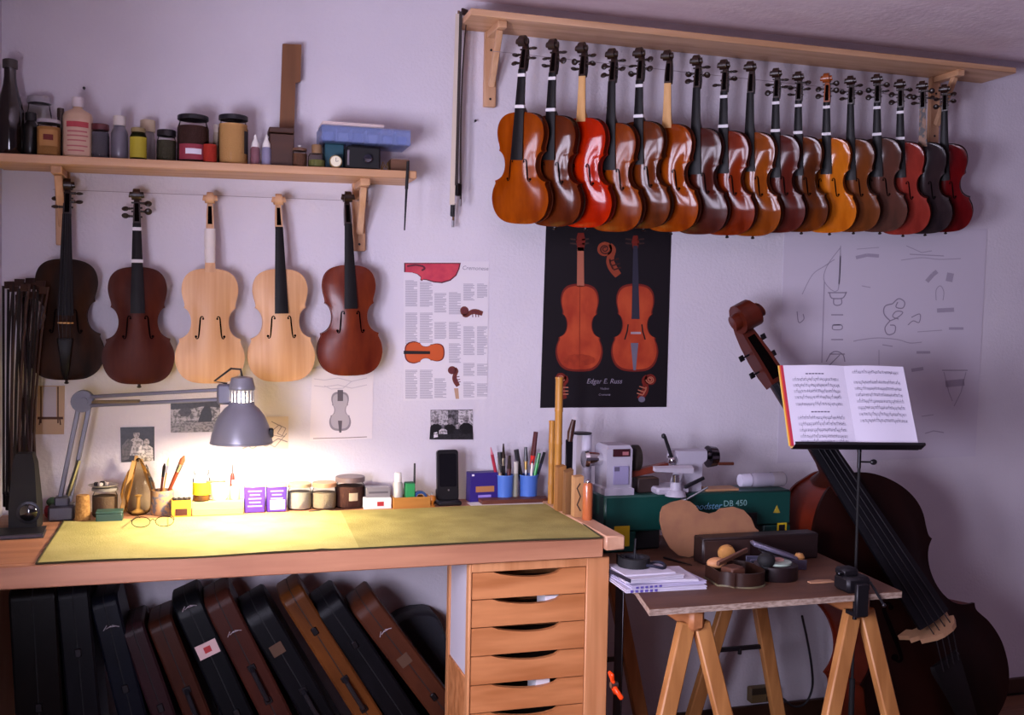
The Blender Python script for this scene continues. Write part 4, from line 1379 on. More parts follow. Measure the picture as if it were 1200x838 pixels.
# ------------------------------------------------------------------ small things: generic makers
def spot(px, Y, zb, tpy=None):
    p = at(px, 500, Y)
    x = p.x
    # keep the pixel column at the height of the surface
    q = atZ_col(px, Y, zb)
    return q
def atZ_col(px, Y, z):
    lo_, hi_ = -400, 1400
    for _ in range(40):
        mid = (lo_ + hi_) / 2
        if at(px, mid, Y).z > z:
            lo_ = mid
        else:
            hi_ = mid
    return at(px, lo_, Y)
def dims(px, top, w, Y, zb):
    p = atZ_col(px, Y, zb)
    k = mpp(p)
    return p, w * k, at(px, top, Y).z - zb
def cm(name, c, rough=.4, **k):
    return mat(name, c, rough, **k)
def jar(label, px, top, w, Y, zb, lid='#1c1a20', fill='#c29a6a', level=.8, cat='jar', name='glass_jar', group=None, lab=None, lidh=.14, tint=None, lidr=.98):
    p, W, H = dims(px, top, w, Y, zb)
    r = W / 2
    t = thing(name, label, cat, p, group=group)
    hb = H * (1 - lidh)
    MB().lathe([(r * .9, 0), (r, r * .15), (r, hb * .80), (r * .86, hb * .94), (r * .86, hb)], n=22).build('glass_body', GLASS if not tint else glass('glass_' + tint, tint), t, 50)
    if fill:
        lv = hb * .92 * level
        MB().lathe([(.0001, .003), (r * .86, .003), (r * .94, r * .17), (r * .94, lv), (.0001, lv)], n=20).build('contents', mat('contents_' + fill, fill, .8, bump=.4, bscale=300), t, 40)
    if lid:
        MB().lathe([(r * lidr, hb), (r * lidr, H - .002), (r * lidr * .95, H), (.0001, H)], n=22).build('lid', mat('lid_' + lid, lid, .35), t, 40)
    if lab:
        wrap_label(t, r, lab, hb)
    return t
def wrap_label(t, r, lab, hb):
    col, z0, z1, a0, a1 = lab[:5]
    m = MB()
    secs = []
    for k in range(9):
        a = radians(a0 + (a1 - a0) * k / 8)
        secs.append([((r + .0008) * cos(a), (r + .0008) * sin(a), hb * z0), ((r + .0008) * cos(a), (r + .0008) * sin(a), hb * z1), ((r + .0002) * cos(a), (r + .0002) * sin(a), hb * z1), ((r + .0002) * cos(a), (r + .0002) * sin(a), hb * z0)])
    m.loft(secs)
    if len(lab) > 5:
        m.cur = 1
        secs = []
        b0, b1 = a0 + (a1 - a0) * .25, a0 + (a1 - a0) * .75
        zz0, zz1 = z0 + (z1 - z0) * .35, z0 + (z1 - z0) * .7
        for k in range(7):
            a = radians(b0 + (b1 - b0) * k / 6)
            secs.append([((r + .0012) * cos(a), (r + .0012) * sin(a), hb * zz0), ((r + .0012) * cos(a), (r + .0012) * sin(a), hb * zz1)])
        m.loft(secs, closed=False, cap=False)
    m.build('label', [mat('label_' + c, c, .7) for c in ([lab[0]] + list(lab[5:6]))], t, 40)
def bottle(label, px, top, w, Y, zb, body='#8a8088', cap='#e0dcd8', neck=.34, shoulder=.72, caph=.16, cat='bottle', name='bottle', lab=None, fill=None, group=None, m=None):
    p, W, H = dims(px, top, w, Y, zb)
    r = W / 2
    t = thing(name, label, cat, p, group=group)
    hs = H * shoulder
    hn = H * (1 - caph)
    MB().lathe([(r * .92, 0), (r, r * .12), (r, hs * .92), (r * .9, hs), (r * neck * 1.15, hs + (hn - hs) * .55), (r * neck, hs + (hn - hs) * .75), (r * neck, hn)], n=20).build('body', m or mat('bottle_' + body, body, .3), t, 45)
    if fill:
        MB().lathe([(.0001, .002), (r * .88, .002), (r * .93, r * .14), (r * .93, hs * .8), (.0001, hs * .8)], n=16).build('contents', mat('contents_' + fill, fill, .6), t, 40)
    MB().lathe([(r * neck * 1.25, hn - H * .02), (r * neck * 1.25, H - .002), (r * neck * 1.1, H), (.0001, H)], n=18).build('cap', mat('cap_' + cap, cap, .4), t, 40)
    if lab:
        wrap_label(t, r, lab, hs)
    return t
def boxy(name, label, cat, px0, px1, top, Y, zb, depth, col, rz=0, ch=.002, m=None, group=None):
    p0, p1 = atZ_col(px0, Y, zb), atZ_col(px1, Y, zb)
    W = p1.x - p0.x
    H = at((px0 + px1) / 2, top, Y).z - zb
    t = thing(name, label, cat, ((p0.x + p1.x) / 2, Y, zb), (0, 0, rz), group)
    return t, W, H, depth

# ------------------------------------------------------------------ short shelf: jars and bottles
def lsz(px, Y):
    return ls_top(at(px, 185, Y).x)
def LSJ(f, label, px, top, w, Y, **k):
    return f(label, px, top, w, Y, lsz(px, Y), **k)
t = LSJ(bottle, 'tall dark brown glass bottle at the left end of the short shelf', 12, 70, 30, -.10, m=mat('brown_glass', '#180e0a', .12, coat=.5), cap='#3a342f', neck=.44, shoulder=.52, caph=.07)
LSJ(bottle, 'dark squat bottle between the tall brown bottle and the amber jar', 36, 132, 20, -.09, body='#14110f', cap='#1a1615', neck=.5, shoulder=.7)
LSJ(jar, 'tall clear jar with a silvery lid behind the amber jar', 46, 114, 27, -.045, lid='#a09aa0', fill='#4c3e38', level=.35, lidh=.10)
LSJ(jar, 'small amber jar with red and black print, silvery lid', 57, 141, 27, -.135, lid='#b0aab0', fill='#a5763e', level=.95, lidh=.09, lab=('#b08048', .3, .78, 230, 320, '#6a1c14'))
LSJ(bottle, 'thin dark vial between the amber jar and the solvent bottle', 71, 127, 8, -.11, body='#2a1d1a', cap='#33211c', neck=.8, shoulder=.8)
t = LSJ(bottle, 'clear solvent bottle with white cap and pink printed label', 91, 114, 33, -.115, m=mat('frosted_plastic', '#c9a98e', .35), cap='#d9cfd2', neck=.32, shoulder=.74, caph=.14, lab=('#cfae96', .06, .84, 215, 325))
for z0, z1, a0, a1, cc in ((.66, .78, 232, 318, '#b04048'), (.55, .585, 236, 312, '#b86a6a'), (.46, .49, 234, 316, '#b86a6a'), (.36, .39, 236, 308, '#b86a6a'), (.24, .27, 234, 314, '#b86a6a'), (.14, .17, 238, 300, '#b86a6a')):
    wrap_label(t, 33 * mpp(t.location) / 2 + .001, (cc, z0, z1, a0, a1), (at(91, 114, -.115).z - t.location.z) * .74)
LSJ(jar, 'grey paint jar with a dull red lid', 117, 146, 21, -.115, lid='#5a2228', fill='#5a5660', level=1, lidh=.17)
LSJ(bottle, 'grey plastic bottle with a wide white cap', 140, 136, 19, -.12, body='#6c6872', cap='#d4ccc4', neck=.6, shoulder=.66, caph=.2)
LSJ(bottle, 'small bottle with a bright yellow label and gold cap', 162, 150, 19, -.14, m=glass('glass_green', '#8a9070'), cap='#8a7a50', neck=.7, shoulder=.78, caph=.12, fill='#3a3424', lab=('#a89a24', .1, .9, 200, 340))
LSJ(bottle, 'pale bottle with a cream cap behind the yellow labelled bottle', 173, 141, 17, -.055, body='#8c8484', cap='#c9b89a', neck=.8, shoulder=.6, caph=.25)
LSJ(jar, 'short olive jar with a black lid', 195, 153, 22, -.12, lid='#161217', fill='#3c3826', level=.9, lidh=.18)
LSJ(jar, 'large jar of dark brown chunks with a red and white label', 226, 136, 36, -.115, lid='#131218', fill='#3b1c14', level=.92, lidh=.09, lab=('#8c2c3c', .07, .42, 215, 330, '#d8d4de'))
LSJ(jar, 'little red pot between the two large jars', 246, 164, 16, -.15, lid=None, fill='#b02a18', level=1.0, cat='pot', name='small_pot')
LSJ(bottle, 'thin pale bottle behind the little red pot', 253, 146, 7, -.06, body='#b9a894', cap='#cbbcae', neck=.7, shoulder=.8)
LSJ(jar, 'large jar of tan powder with a black lid', 273, 136, 34, -.12, lid='#15141a', fill='#c29258', level=.98, lidh=.09, lab=('#2a2426', .25, .75, 315, 345))
for px, c, q in ((299, '#7a5058', 'pinkish'), (312, '#84809a', 'bluish')):
    p, W, H = dims(px, 158, 11, -.14, lsz(px, -.14))
    t = thing('dropper_bottle', 'small %s dropper bottle with a pointed white tip' % q, 'bottle', p, group='dropper bottles on the short shelf')
    r = W / 2
    MB().lathe([(r * .95, 0), (r, .003), (r, H * .55), (r * .6, H * .64)], n=16).build('body', mat('dropper_' + q, c, .3), t)
    MB().lathe([(r * .85, H * .60), (r * .8, H * .72), (r * .35, H * .86), (r * .2, H), (.0001, H)], n=14).build('dropper_tip', WHITE, t)
# notched board
BROWNB = mat('aged_board', '#7d4f2c', .55, col2='#69401f', scale=(26, 26, 3))
Y = -.03
o0 = atZ_col(328, Y, lsz(328, Y))
poly = [at(x, y, Y) for x, y in ((331, 52), (353, 53), (352, 96), (346, 98), (344, 168))]
poly += [Vector((at(344, 180, Y).x, Y, lsz(344, Y) + .001)), Vector((at(326, 180, Y).x, Y, lsz(326, Y) + .001))]
b = MB().prism([(p.x - o0.x, p.z - o0.z) for p in poly], -.008, .008).build('notched_board', BROWNB, loc=o0, smooth=20)
tag(b, 'tall brown board with a notched edge standing on the short shelf', 'board')
t, W, H, D = boxy('wooden_box', 'small dark wooden box before the notched board', 'box', 315, 343, 152, -.10, lsz(330, -.10), .07, '#4a2a1a')
DBX = mat('dark_box_wood', '#4b2b1b', .5, col2='#3a2014', scale=(3, 20, 20))
MB().box((0, 0, H * .42), (W, .08, H * .84), ch=.002).build('box_body', DBX, t)
MB().box((-W * .02, 0, H * .93), (W * 1.04, .084, H * .13), ch=.002).build('lid', DBX, t)
LSJ(jar, 'small brown jar with a shiny white knob on its lid', 351, 174, 17, -.145, lid='#6a4a38', fill='#5c3a26', level=.9)
LSJ(jar, 'small greenish jar with a wooden stopper', 371, 170, 20, -.14, lid='#8a6a48', fill='#6a6a34', level=.6, lidh=.38, lidr=.6)
p = atZ_col(351, -.145, at(351, 174, -.145).z)
o = MB().lathe([(.002, 0), (.002, .004), (.006, .006), (.006, .009), (.0001, .011)], n=12).build('white_knob', WHITE, bpy.data.objects[[q.name for q in bpy.data.objects if q.get('label') == 'small brown jar with a shiny white knob on its lid'][0]])
o.location = (0, 0, at(351, 174, -.145).z - lsz(351, -.145) - .001)
# small clock
p = atZ_col(393, -.16, lsz(393, -.16)); k = mpp(p)
t = thing('travel_clock', 'little round cream clock face in front of the black folding camera', 'clock', p)
r = 7.5 * k
m = MB().lathe([(r, 0), (r, .012), (r * .9, .014), (.0001, .014)], M=Matrix.Translation((0, .004, r + .001)) @ Matrix.Rotation(pi / 2, 4, 'X'), n=20)
m.build('rim', mat('brass_rim', '#b8a878', .3, .8), t)
MB().lathe([(r * .82, .0143), (.0001, .0148)], M=Matrix.Translation((0, .004, r + .001)) @ Matrix.Rotation(pi / 2, 4, 'X'), n=20).build('dial', mat('cream_dial', '#ece6c6', .5), t)
MB().beam((0, -.0115, r), (0, -.0115, r * 1.6), .0012, .0006).beam((0, -.0115, r), (r * .4, -.0115, r * 1.1), .0012, .0006).build('hands', BLACK, t)
# camera-like black case, teal box beneath the organiser
t, W, H, D = boxy('folding_camera', 'old black folding camera under the blue organiser box', 'camera', 403, 443, 174, -.12, lsz(423, -.12), .09, '')
MB().box((0, 0, H / 2), (W, .09, H), ch=.006).build('camera_body', BLACKM, t)
MB().lathe([(.014, 0), (.014, .010), (.010, .014), (.0001, .012)], M=Matrix.Translation((W * .12, -.045, H * .45)) @ Matrix.Rotation(pi / 2, 4, 'X'), n=18).build('lens', mat('lens_glass', '#23222c', .1, coat=1), t)
MB().span((-W * .47, -.047, H * .15), (-W * .40, -.044, H * .8), .001).build('side_trim', STEEL, t)
MB().span((-W * .3, -.02, H), (-W * .05, .02, H + .008), .002).build('viewfinder', BLACK, t)
zc_ = lsz(423, -.12) + H + .0085
t, W, H2, D = boxy('small_box', 'little teal box beside the black folding camera', 'box', 379, 401, 171, -.095, lsz(390, -.095), .06, '')
MB().box((0, 0, (H2) / 2), (W, .07, H2), ch=.002).build('carton', mat('teal_card', '#1e4c58', .6), t)
MB().box((0, 0, H2 + .0015), (W + .002, .072, .003), ch=.001).build('carton_lid', mat('teal_card_lid', '#173b45', .6), t)
p = atZ_col(451, -.15, lsz(451, -.15)); p.z += .0022
t = tag(MB().tube([(-.012, 0, .002), (-.006, 0, .026), (.002, -.004, .006), (.008, 0, .024), (.012, .004, .002), (0, .01, .018), (-.008, .006, .003)], .0022, 7).build('brass_wire', mat('brass', '#9a7c44', .35, .8), loc=p), 'bent brass wire clip beside the folding camera', 'clip')
t, W, H, D = boxy('wood_block', 'small brown wood block near the right end of the short shelf', 'block', 456, 478, 187, -.12, lsz(466, -.12), .05, '')
MB().box((0, 0, H * .48), (W, .05, H * .9), ch=.002).build('block', mat('block_brown', '#6a4630', .6, col2='#57381f', scale=(3, 20, 20)), t)
MB().box((0, 0, H * .95), (W * .92, .046, H * .06), ch=.0005).build('paper_top', mat('dull_paper', '#8a7a78', .8), t)
# organiser
BLUEC = plastic('blue_clear_plastic', '#8798cc', .42)
a_, b_ = at(374, 170, -.11), at(476, 176, -.11)
OL = b_.x - a_.x
zt_ = at(425, 154, -.11).z
oz = zc_
t = thing('organiser_box', 'clear blue plastic organiser with compartments on top of the camera', 'box', ((a_.x + b_.x) / 2, -.105, oz), (0, math.atan2(b_.z - a_.z, OL) * -.6, 0))
OH = max(.035, at(425, 155, -.11).z - oz)
m = MB()
m.span((-OL / 2, -.07, 0), (OL / 2, .07, .0025))
for yy in (-.07, .068):
    m.span((-OL / 2, yy, .0025), (OL / 2, yy + .002, OH))
for k in (-.5, .498):
    m.span((k * OL, -.068, .0025), (k * OL + .002, .068, OH))
m.build('tray', BLUEC, t, 0)
m = MB()
for k in range(1, 6):
    m.span((-OL / 2 + OL * k / 6, -.067, .003), (-OL / 2 + OL * k / 6 + .0015, .067, OH - .003))
m.build('dividers', mat('divider', '#8a94b8', .4), t, 0)
MB().span((-OL / 2 - .001, -.072, OH), (OL / 2 + .001, .072, OH + .004), .001).build('lid', BLUEC, t)
cs = ('#6a80c0', '#98a8cc', '#5a6aa0', '#a0aad0', '#6a76b0', '#4a60a8')
for k in range(6):
    MB().box((-OL / 2 + OL * (k + .5) / 6, 0, OH * .42), (OL / 6 * .72, .10, OH * .62), ch=.004).build('small_parts', mat('parts_%d' % k, cs[k], .6, bump=.5, bscale=200), t)
t2 = thing('booklet', 'thin pale booklet on the lid of the blue organiser', 'booklet', t.location + Vector((-OL * .15, 0, OH + .0045)), t.rotation_euler)
for k in range(4):
    MB().box((k * .0008, -.002 * (k % 2), .0016 + k * .0030), (OL * .69, .12, .0026), ch=.0005).build('sheet' if k else 'cover', mat('pale_pages', '#dcc9c4', .8), t2)

# ------------------------------------------------------------------ bench back row
BZ = BENCH_Z
def BJ(f, label, px, top, w, Y, **k):
    return f(label, px, top, w, Y, BZ, **k)
# speaker and flat notebook
t, W, H, D = boxy('loudspeaker', 'black desktop loudspeaker with a shiny round knob by the bows', 'speaker', 14, 47, 531, -.24, BZ, .10, '')
m = MB().loft([[(-W * .5, -.055, 0), (W * .5, -.055, 0), (W * .5, .05, 0), (-W * .5, .05, 0)], [(-W * .5, -.057, H * .3), (W * .5, -.057, H * .3), (W * .5, .05, H * .3), (-W * .5, .05, H * .3)], [(-W * .42, -.03, H * .86), (W * .36, -.03, H * .86), (W * .36, .04, H * .86), (-W * .42, .04, H * .86)], [(-W * .34, -.02, H), (W * .26, -.02, H), (W * .26, .03, H), (-W * .34, .03, H)]])
m.build('cabinet', BLACKM, t, 25)
MB().ell((W * .20, -.058, H * .26), (.024, .012, .024), 16, 10).build('knob', mat('gloss_black', '#101012', .08, coat=1), t)
MB().lathe([(.030, 0), (.030, .003), (.026, .004)], M=Matrix.Translation((W * .20, -.0565, H * .26)) @ Matrix.Rotation(pi / 2, 4, 'X'), n=20).build('knob_ring', DSTEEL, t)
p0, p1, p2 = atZ(1, 617, BZ), atZ(46, 611, BZ), atZ(30, 626, BZ)
t = thing('notebook', 'flat black notebook lying at the left end of the bench', 'notebook', (-.462, -.335, BZ), (0, 0, .06))
MB().box((0, 0, .0015), (.14, .10, .003), ch=.0008).build('cover', BLACK, t)
MB().box((.001, 0, .0065), (.134, .094, .007)).build('pages', mat('dull_pages', '#5c5660', .8), t)
MB().box((0, 0, .0115), (.14, .10, .003), ch=.0008).build('cover', BLACK, t)
# pink and green pincushion
p, W, H = dims(62, 566, 20, -.10, BZ)
t = thing('pin_cushion', 'small pink and green cushion behind the lamp base', 'cushion', p)
MB().lathe([(.016, 0), (.022, .008), (.024, .022), (.020, .034), (.001, .036)], n=16).build('pink_pad', mat('pink_felt', '#b8404e', .9), t)
MB().ell((0, 0, .046), (.018, .018, .014)).build('green_top', mat('green_felt', '#4f6a44', .9), t)
# cork
p, W, H = dims(97, 580, 17, -.165, BZ)
tag(MB().lathe([(W * .5, 0), (W * .5, H * .1), (W * .44, H * .95), (W * .40, H), (.0001, H)], n=20).build('cork', mat('cork', '#b98a4e', .9, col2='#8f6431', scale=(150, 150, 150), bump=.3), loc=p), 'large cork standing beside the lamp base', 'cork')
# green tin and jar with things on it
t, W, H, D = boxy('flat_tin', 'flat dark green tin before the glass jar', 'tin', 113, 144, 598, -.175, BZ, .05, '')
MB().box((0, 0, H * .42), (W, .05, H * .84), ch=.002).build('tin_body', mat('green_tin', '#2e4f46', .4), t)
MB().box((0, 0, H * .92), (W + .001, .051, H * .16), ch=.001).build('tin_lid', mat('green_tin_lid', '#365a50', .4), t)
t = BJ(jar, 'round jar of brown rosin topped with a saucer of scraps', 123, 571, 28, -.10, lid='#8c8680', fill='#6e5642', level=.85, lidh=.10, lidr=1.05)
p, W, H = dims(121, 571, 30, -.10, BZ)
t = thing('saucer', 'little saucer with paint scraps on the lid of the rosin jar', 'saucer', p + Vector((0, 0, H + .0005)))
MB().lathe([(W * .3, 0), (W * .55, .006), (W * .56, .008), (W * .3, .0025), (.0001, .0025)], n=22).build('dish', mat('dish', '#a9a098', .4), t)
for k in range(5):
    MB().box((-.02 + .010 * k, .004 * (-1) ** k, .009), (.012, .014, .010), Matrix.Rotation(.4 * k, 4, 'Z'), .002).build('scrap', mat('scrap_%d' % (k % 2), ('#2a2428', '#c9bcb4')[k % 2], .8), t)
# tear shaped glass vessel with wooden slats around
p, W, H = dims(162, 537, 42, -.095, BZ)
t = thing('glass_drop', 'tear shaped glass vessel with a pointed top by the brushes', 'vessel', p)
r = W * .5
MB().lathe([(r * .42, 0), (r * .62, H * .05), (r * .86, H * .2), (r * .95, H * .38), (r * .86, H * .55), (r * .56, H * .77), (r * .22, H * .93), (r * .08, H)], n=24).build('glass_body', glass('smoky_glass', '#ddd2bd', .15), t, 60)
MB().lathe([(r * .34, .003), (r * .36, .008), (r * .12, .016), (r * .10, H * .3), (r * .2, H * .34), (.0001, H * .36)], n=16).build('inner_stem', mat('candle_wax', '#d8b878', .5), t)
wm = mat('slat_wood', '#c79a58', .55, col2='#a97c3f', scale=(40, 40, 4))
for i, (x0, y0, x1, y1, Y, w) in enumerate(((141, 603, 157, 540, -.125, .012), (146, 601, 160, 534, -.06, .010), (186, 600, 165, 538, -.065, .009))):
    a_, b_ = atZ_col(x0, Y, BZ), at(x1, y1, Y)
    a_.z += .003
    m = MB().beam((0, 0, 0), b_ - a_, w, .006, .001)
    tag(m.build('spruce_strip', wm, loc=a_), ('broad pale wood strip leaning on the left of the glass vessel', 'thin wood strip leaning behind the glass vessel', 'thin wood strip leaning on the right of the glass vessel')[i], 'wood strip')
# brush pot
p, W, H = dims(190, 574, 26, -.105, BZ)
t = thing('brush_jar', 'paint spattered jar holding the brushes beside the glass vessel', 'jar', p)
MB().lathe([(W * .48, 0), (W * .5, .004), (W * .5, H * .95), (W * .47, H), (W * .44, H), (W * .44, .006), (.0001, .006)], n=22, cap=False).build('jar_wall', mat('spattered', '#b08a60', .5, col2='#6a6a78', scale=(70, 70, 70), lo=.48, hi=.6), t, 40)
BRG = 'brushes in the spattered jar'
def brush(label, b0, b1, Yb, Yt, hw, cH, cF, cB, group, bl=.16):
    A_, B_ = at(b0[0], b0[1], Yb), at(b1[0], b1[1], Yt)
    v = B_ - A_
    hw *= 1.5
    t = thing('paint_brush', label, 'brush', A_, group=group)
    MB().tube([v * 0, v * .35, v * (1 - bl * 1.9)], [hw * .5, hw * .8, hw], 8).build('handle', cH, t)
    MB().tube([v * (1 - bl * 1.9), v * (1 - bl)], [hw * 1.1, hw * 1.2], 8).build('ferrule', cF, t)
    MB().tube([v * (1 - bl), v * (1 - bl * .5), v], [hw * 1.15, hw * 1.3, hw * .3], 8).build('bristles', cB, t)
    return t
RH = mat('red_brown_handle', '#7a3018', .4)
BRW = mat('bristle_dark', '#2a1c14', .9)
BRP = mat('bristle_pale', '#d2b48a', .9)
brush('wide brush with a silver ferrule leaning out to the right', (189, 596), (216, 534), -.105, -.12, .0042, RH, STEEL, mat('bristle_red', '#8a4a2a', .9), BRG)
brush('brush with a dark tip in the middle of the spattered jar', (186, 596), (193, 543), -.10, -.09, .0026, RH, DSTEEL, BRW, BRG)
brush('thin pale tipped brush in the spattered jar', (188, 596), (198, 536), -.11, -.10, .0018, mat('tan_handle', '#a8783c', .4), STEEL, BRP, BRG)
brush('slim brush leaning left against the glass vessel', (184, 596), (171, 544), -.085, -.06, .0020, mat('blue_grey_handle', '#5a5a66', .4), STEEL, BRW, BRG)
# small yellow box of screws
t, W, H, D = boxy('parts_box', 'small open yellow box of dark fittings before the brush jar', 'box', 201, 224, 585, -.145, BZ, .045, '')
YB = mat('yellow_card', '#d39a2a', .6)
m = MB().span((-W / 2, -.022, 0), (W / 2, .022, .003))
m.span((-W / 2, -.022, .003), (W / 2, -.020, H)).span((-W / 2, .020, .003), (W / 2, .022, H)).span((-W / 2, -.02, .003), (-W / 2 + .002, .02, H)).span((W / 2 - .002, -.02, .003), (W / 2, .02, H))
m.build('carton', YB, t, 0)
MB().span((-W * .3, -.0228, H * .12), (W * .3, -.022, H * .5)).build('red_label', mat('dark_red_label', '#4a1a12', .6), t)
for k in range(7):
    MB().box((-W * .4 + W * .8 * k / 6, .005 * (-1) ** k, H * 1.0), (.010, .012, .010), Matrix.Rotation(0, 4, 'Z'), .003).build('fitting', mat('dark_fitting', '#241a14', .5), t)
# long pale block with things on it
t, W, H, D = boxy('pale_block', 'long pale spruce block lit by the desk lamp', 'block', 225, 285, 586, -.135, BZ, .045, '')
MB().box((0, 0, H / 2), (W, .045, H), ch=.0015).build('block', mat('pale_spruce', '#d8c478', .6, col2='#cbb468', scale=(3, 30, 30)), t)
MB().span((-W * .5 - .0002, -.0232, H * .42), (W * .5, -.0226, H * .46)).build('pencil_line', mat('pencil', '#8f8284', .9), t)
pbz = BZ + H + .0004
p, W_, H_ = dims(236, 551, 20, -.135, pbz)
t = thing('glue_bottle', 'clear glass bottle with a bright yellow label on the pale block', 'bottle', p)
r = W_ / 2
MB().lathe([(r * .9, 0), (r, .003), (r, H_ * .72), (r * .75, H_ * .80), (r * .75, H_ * .86), (r * .85, H_ * .88), (r * .85, H_)], n=20).build('glass_body', GLASS, t, 45)
MB().lathe([(.0001, .002), (r * .9, .002), (r * .9, H_ * .22), (.0001, H_ * .22)], n=16).build('contents', mat('contents_brown', '#7a4a1c', .5), t)
wrap_label(t, r, ('#d8d81a', .30, .86, 190, 350), H_ * .72)
for i, (px, w, top, col, lab) in enumerate(((257, 20, 566, '#e8e0d4', 'white ceramic pot on the pale block'), (275, 12, 563, '#d9c9a8', 'small cream bottle beside the white pot'))):
    p, W_, H_ = dims(px, top, w, -.13, pbz)
    r = W_ / 2
    t = thing(('small_pot', 'small_bottle')[i], lab, ('pot', 'bottle')[i], p)
    if i == 0:
        MB().lathe([(r * .8, 0), (r, H_ * .2), (r, H_ * .95), (r * .95, H_), (r * .88, H_), (r * .86, H_ * .3), (.0001, H_ * .25)], n=20, cap=False).build('pot_wall', mat('ceramic', col, .3), t)
        MB().tube([(-r, 0, H_ * .75), (-r * 1.5, 0, H_ * .6), (-r * 1.4, 0, H_ * .3), (-r * .97, 0, H_ * .22)], .003, 8).build('handle', mat('ceramic', col, .3), t)
        pot_top = p.z + H_
        pot_p = p.copy()
    else:
        MB().lathe([(r * .9, 0), (r, .002), (r, H_ * .6), (r * .5, H_ * .75), (r * .5, H_ * .8)], n=16).build('body', mat('cream_plastic', col, .4), t)
        MB().lathe([(r * .6, H_ * .8), (r * .6, H_), (.0001, H_)], n=14).build('cap', WHITE, t)
        sb_top = p.z + H_
p = atZ_col(272, -.10, pbz)
t = thing('screwdriver', 'small red handled screwdriver standing blade up on the pale block', 'screwdriver', (p.x, -.118, pbz))
hz = at(272, 543, -.118).z - pbz
REDP = mat('red_plastic', '#d8221a', .35)
MB().lathe([(.005, .0), (.007, .01), (.0072, hz * .40), (.0060, hz * .66), (.0035, hz * .72)], n=10).build('handle', REDP, t)
MB().cyl((0, 0, hz * .7), (0, 0, hz * .98), .0018, n=8).build('blade', STEEL, t)
a_ = pot_p + Vector((-.018, -.004, pot_top - pot_p.z + .0035))
tag(MB().tube([(-.020, 0, .002), (.012, 0, .001), (.036, 0, .0015)], [.0034, .0030, .0026], 8).build('red_stick', mat('red_wax', '#b8442a', .5), loc=a_), 'short red sealing stick lying across the white pot', 'stick')
# purple tins
for px0, px1, lab, pat in ((286, 310, 'purple tin left of the one with the white label', 0), (312, 335, 'purple tin with a white lower label', 1)):
    t, W, H, D = boxy('purple_tin', lab, 'tin', px0, px1, 566, -.115, BZ, .055, '', group='purple tins')
    PT = mat('purple_tin', '#4a2a9c', .4)
    MB().box((0, 0, H * .46), (W, .055, H * .92), ch=.003).build('tin_body', PT, t)
    MB().box((0, 0, H * .95), (W + .0015, .0565, H * .10), ch=.002).build('tin_lid', mat('cream_lid', '#cdbb8a', .4), t)
    LV = mat('lilac_print', '#9c86d8', .6)
    for k in range(5):
        if pat and k < 2:
            continue
        MB().box((0, -.0279, H * (.24 + .13 * k)), (W * (.7, .55, .62, .5, .66)[k], .0004, H * .05)).build('print', LV, t)
    if pat:
        MB().box((W * .04, -.028, H * .27), (W * .74, .0006, H * .34)).build('white_label', PAPER, t)
        MB().box((W * .04, -.0286, H * .25), (W * .3, .0004, H * .08)).build('print', LV, t)
# three jars
BJ(jar, 'grey jar just right of the purple tins', 351, 566, 28, -.10, lid='#a89a7c', fill='#a8a49c', level=.85, lidh=.14)
BJ(jar, 'jar with a copper coloured lid between two other jars', 380, 565, 29, -.105, lid='#b98a68', fill='#9a8a74', level=.8, lidh=.16)
BJ(jar, 'wide dark jar with a small square label and wire lid', 410, 558, 35, -.095, lid='#6a5a5c', fill='#4a261e', level=.9, lidh=.16, lab=('#b8a488', .32, .62, 258, 292))
# pill boxes
t, W, H, D = boxy('carton', 'white and grey carton with a red mark beside the wide dark jar', 'carton', 425, 457, 582, -.125, BZ, .05, '')
MB().box((0, 0, H / 2), (W, .05, H), ch=.001).build('carton_body', PAPER, t)
MB().box((W * .1, -.0253, H * .45), (W * .24, .0006, H * .4)).build('red_mark', mat('red_print', '#a5262a', .6), t)
zc2 = BZ + H + .0004
t, W, H, D = boxy('carton', 'silver grey carton on top of the white one', 'carton', 428, 456, 570, -.12, zc2, .045, '')
MB().box((0, 0, H / 2), (W, .045, H), ch=.001).build('carton_body', mat('silver_card', '#8c8890', .35, .3), t)
MB().box((0, -.0228, H * .5), (W * .8, .0006, H * .2)).build('grey_print', mat('grey_print', '#5c5862', .6), t)
# wooden tray with things
t, W, H, D = boxy('wooden_tray', 'honey coloured wooden tray of bits left of the black phone dock', 'tray', 459, 502, 581, -.13, BZ, .055, '')
HW_ = mat('honey_wood', '#b97e36', .5, col2='#a06a28', scale=(3, 30, 30))
m = MB().span((-W / 2, -.03, 0), (W / 2, .03, .004)).span((-W / 2, -.03, .004), (W / 2, -.026, H)).span((-W / 2, .026, .004), (W / 2, .03, H)).span((-W / 2, -.026, .004), (-W / 2 + .004, .026, H)).span((W / 2 - .004, -.026, .004), (W / 2, .026, H))
m.build('tray_body', HW_, t, 0)
tz = BZ + .0045
p, W_, H_ = dims(466, 554, 12, -.13, tz)
t = thing('spray_bottle', 'small clear bottle with a white cap in the wooden tray', 'bottle', p)
r = W_ / 2
MB().lathe([(r * .9, 0), (r, .003), (r, H_ * .66), (r * .6, H_ * .76)], n=16).build('body', mat('milky', '#b4b0a8', .3), t)
MB().lathe([(r * .72, H_ * .72), (r * .72, H_ * .96), (r * .6, H_), (.0001, H_)], n=14).build('cap', WHITE, t)
t, W_, H_, D = boxy('sharpening_stone', 'small bright green block in the wooden tray', 'block', 474, 485, 566, -.125, tz, .035, '')
MB().box((0, 0, H_ / 2), (W_, .035, H_), ch=.002).build('stone', mat('green_stone', '#1f8a4a', .6), t)
MB().box((0, 0, H_ + .001), (W_ * .9, .03, .002)).build('worn_top', mat('dark_green_stone', '#17633a', .7), t)
p = atZ_col(492, -.128, tz)
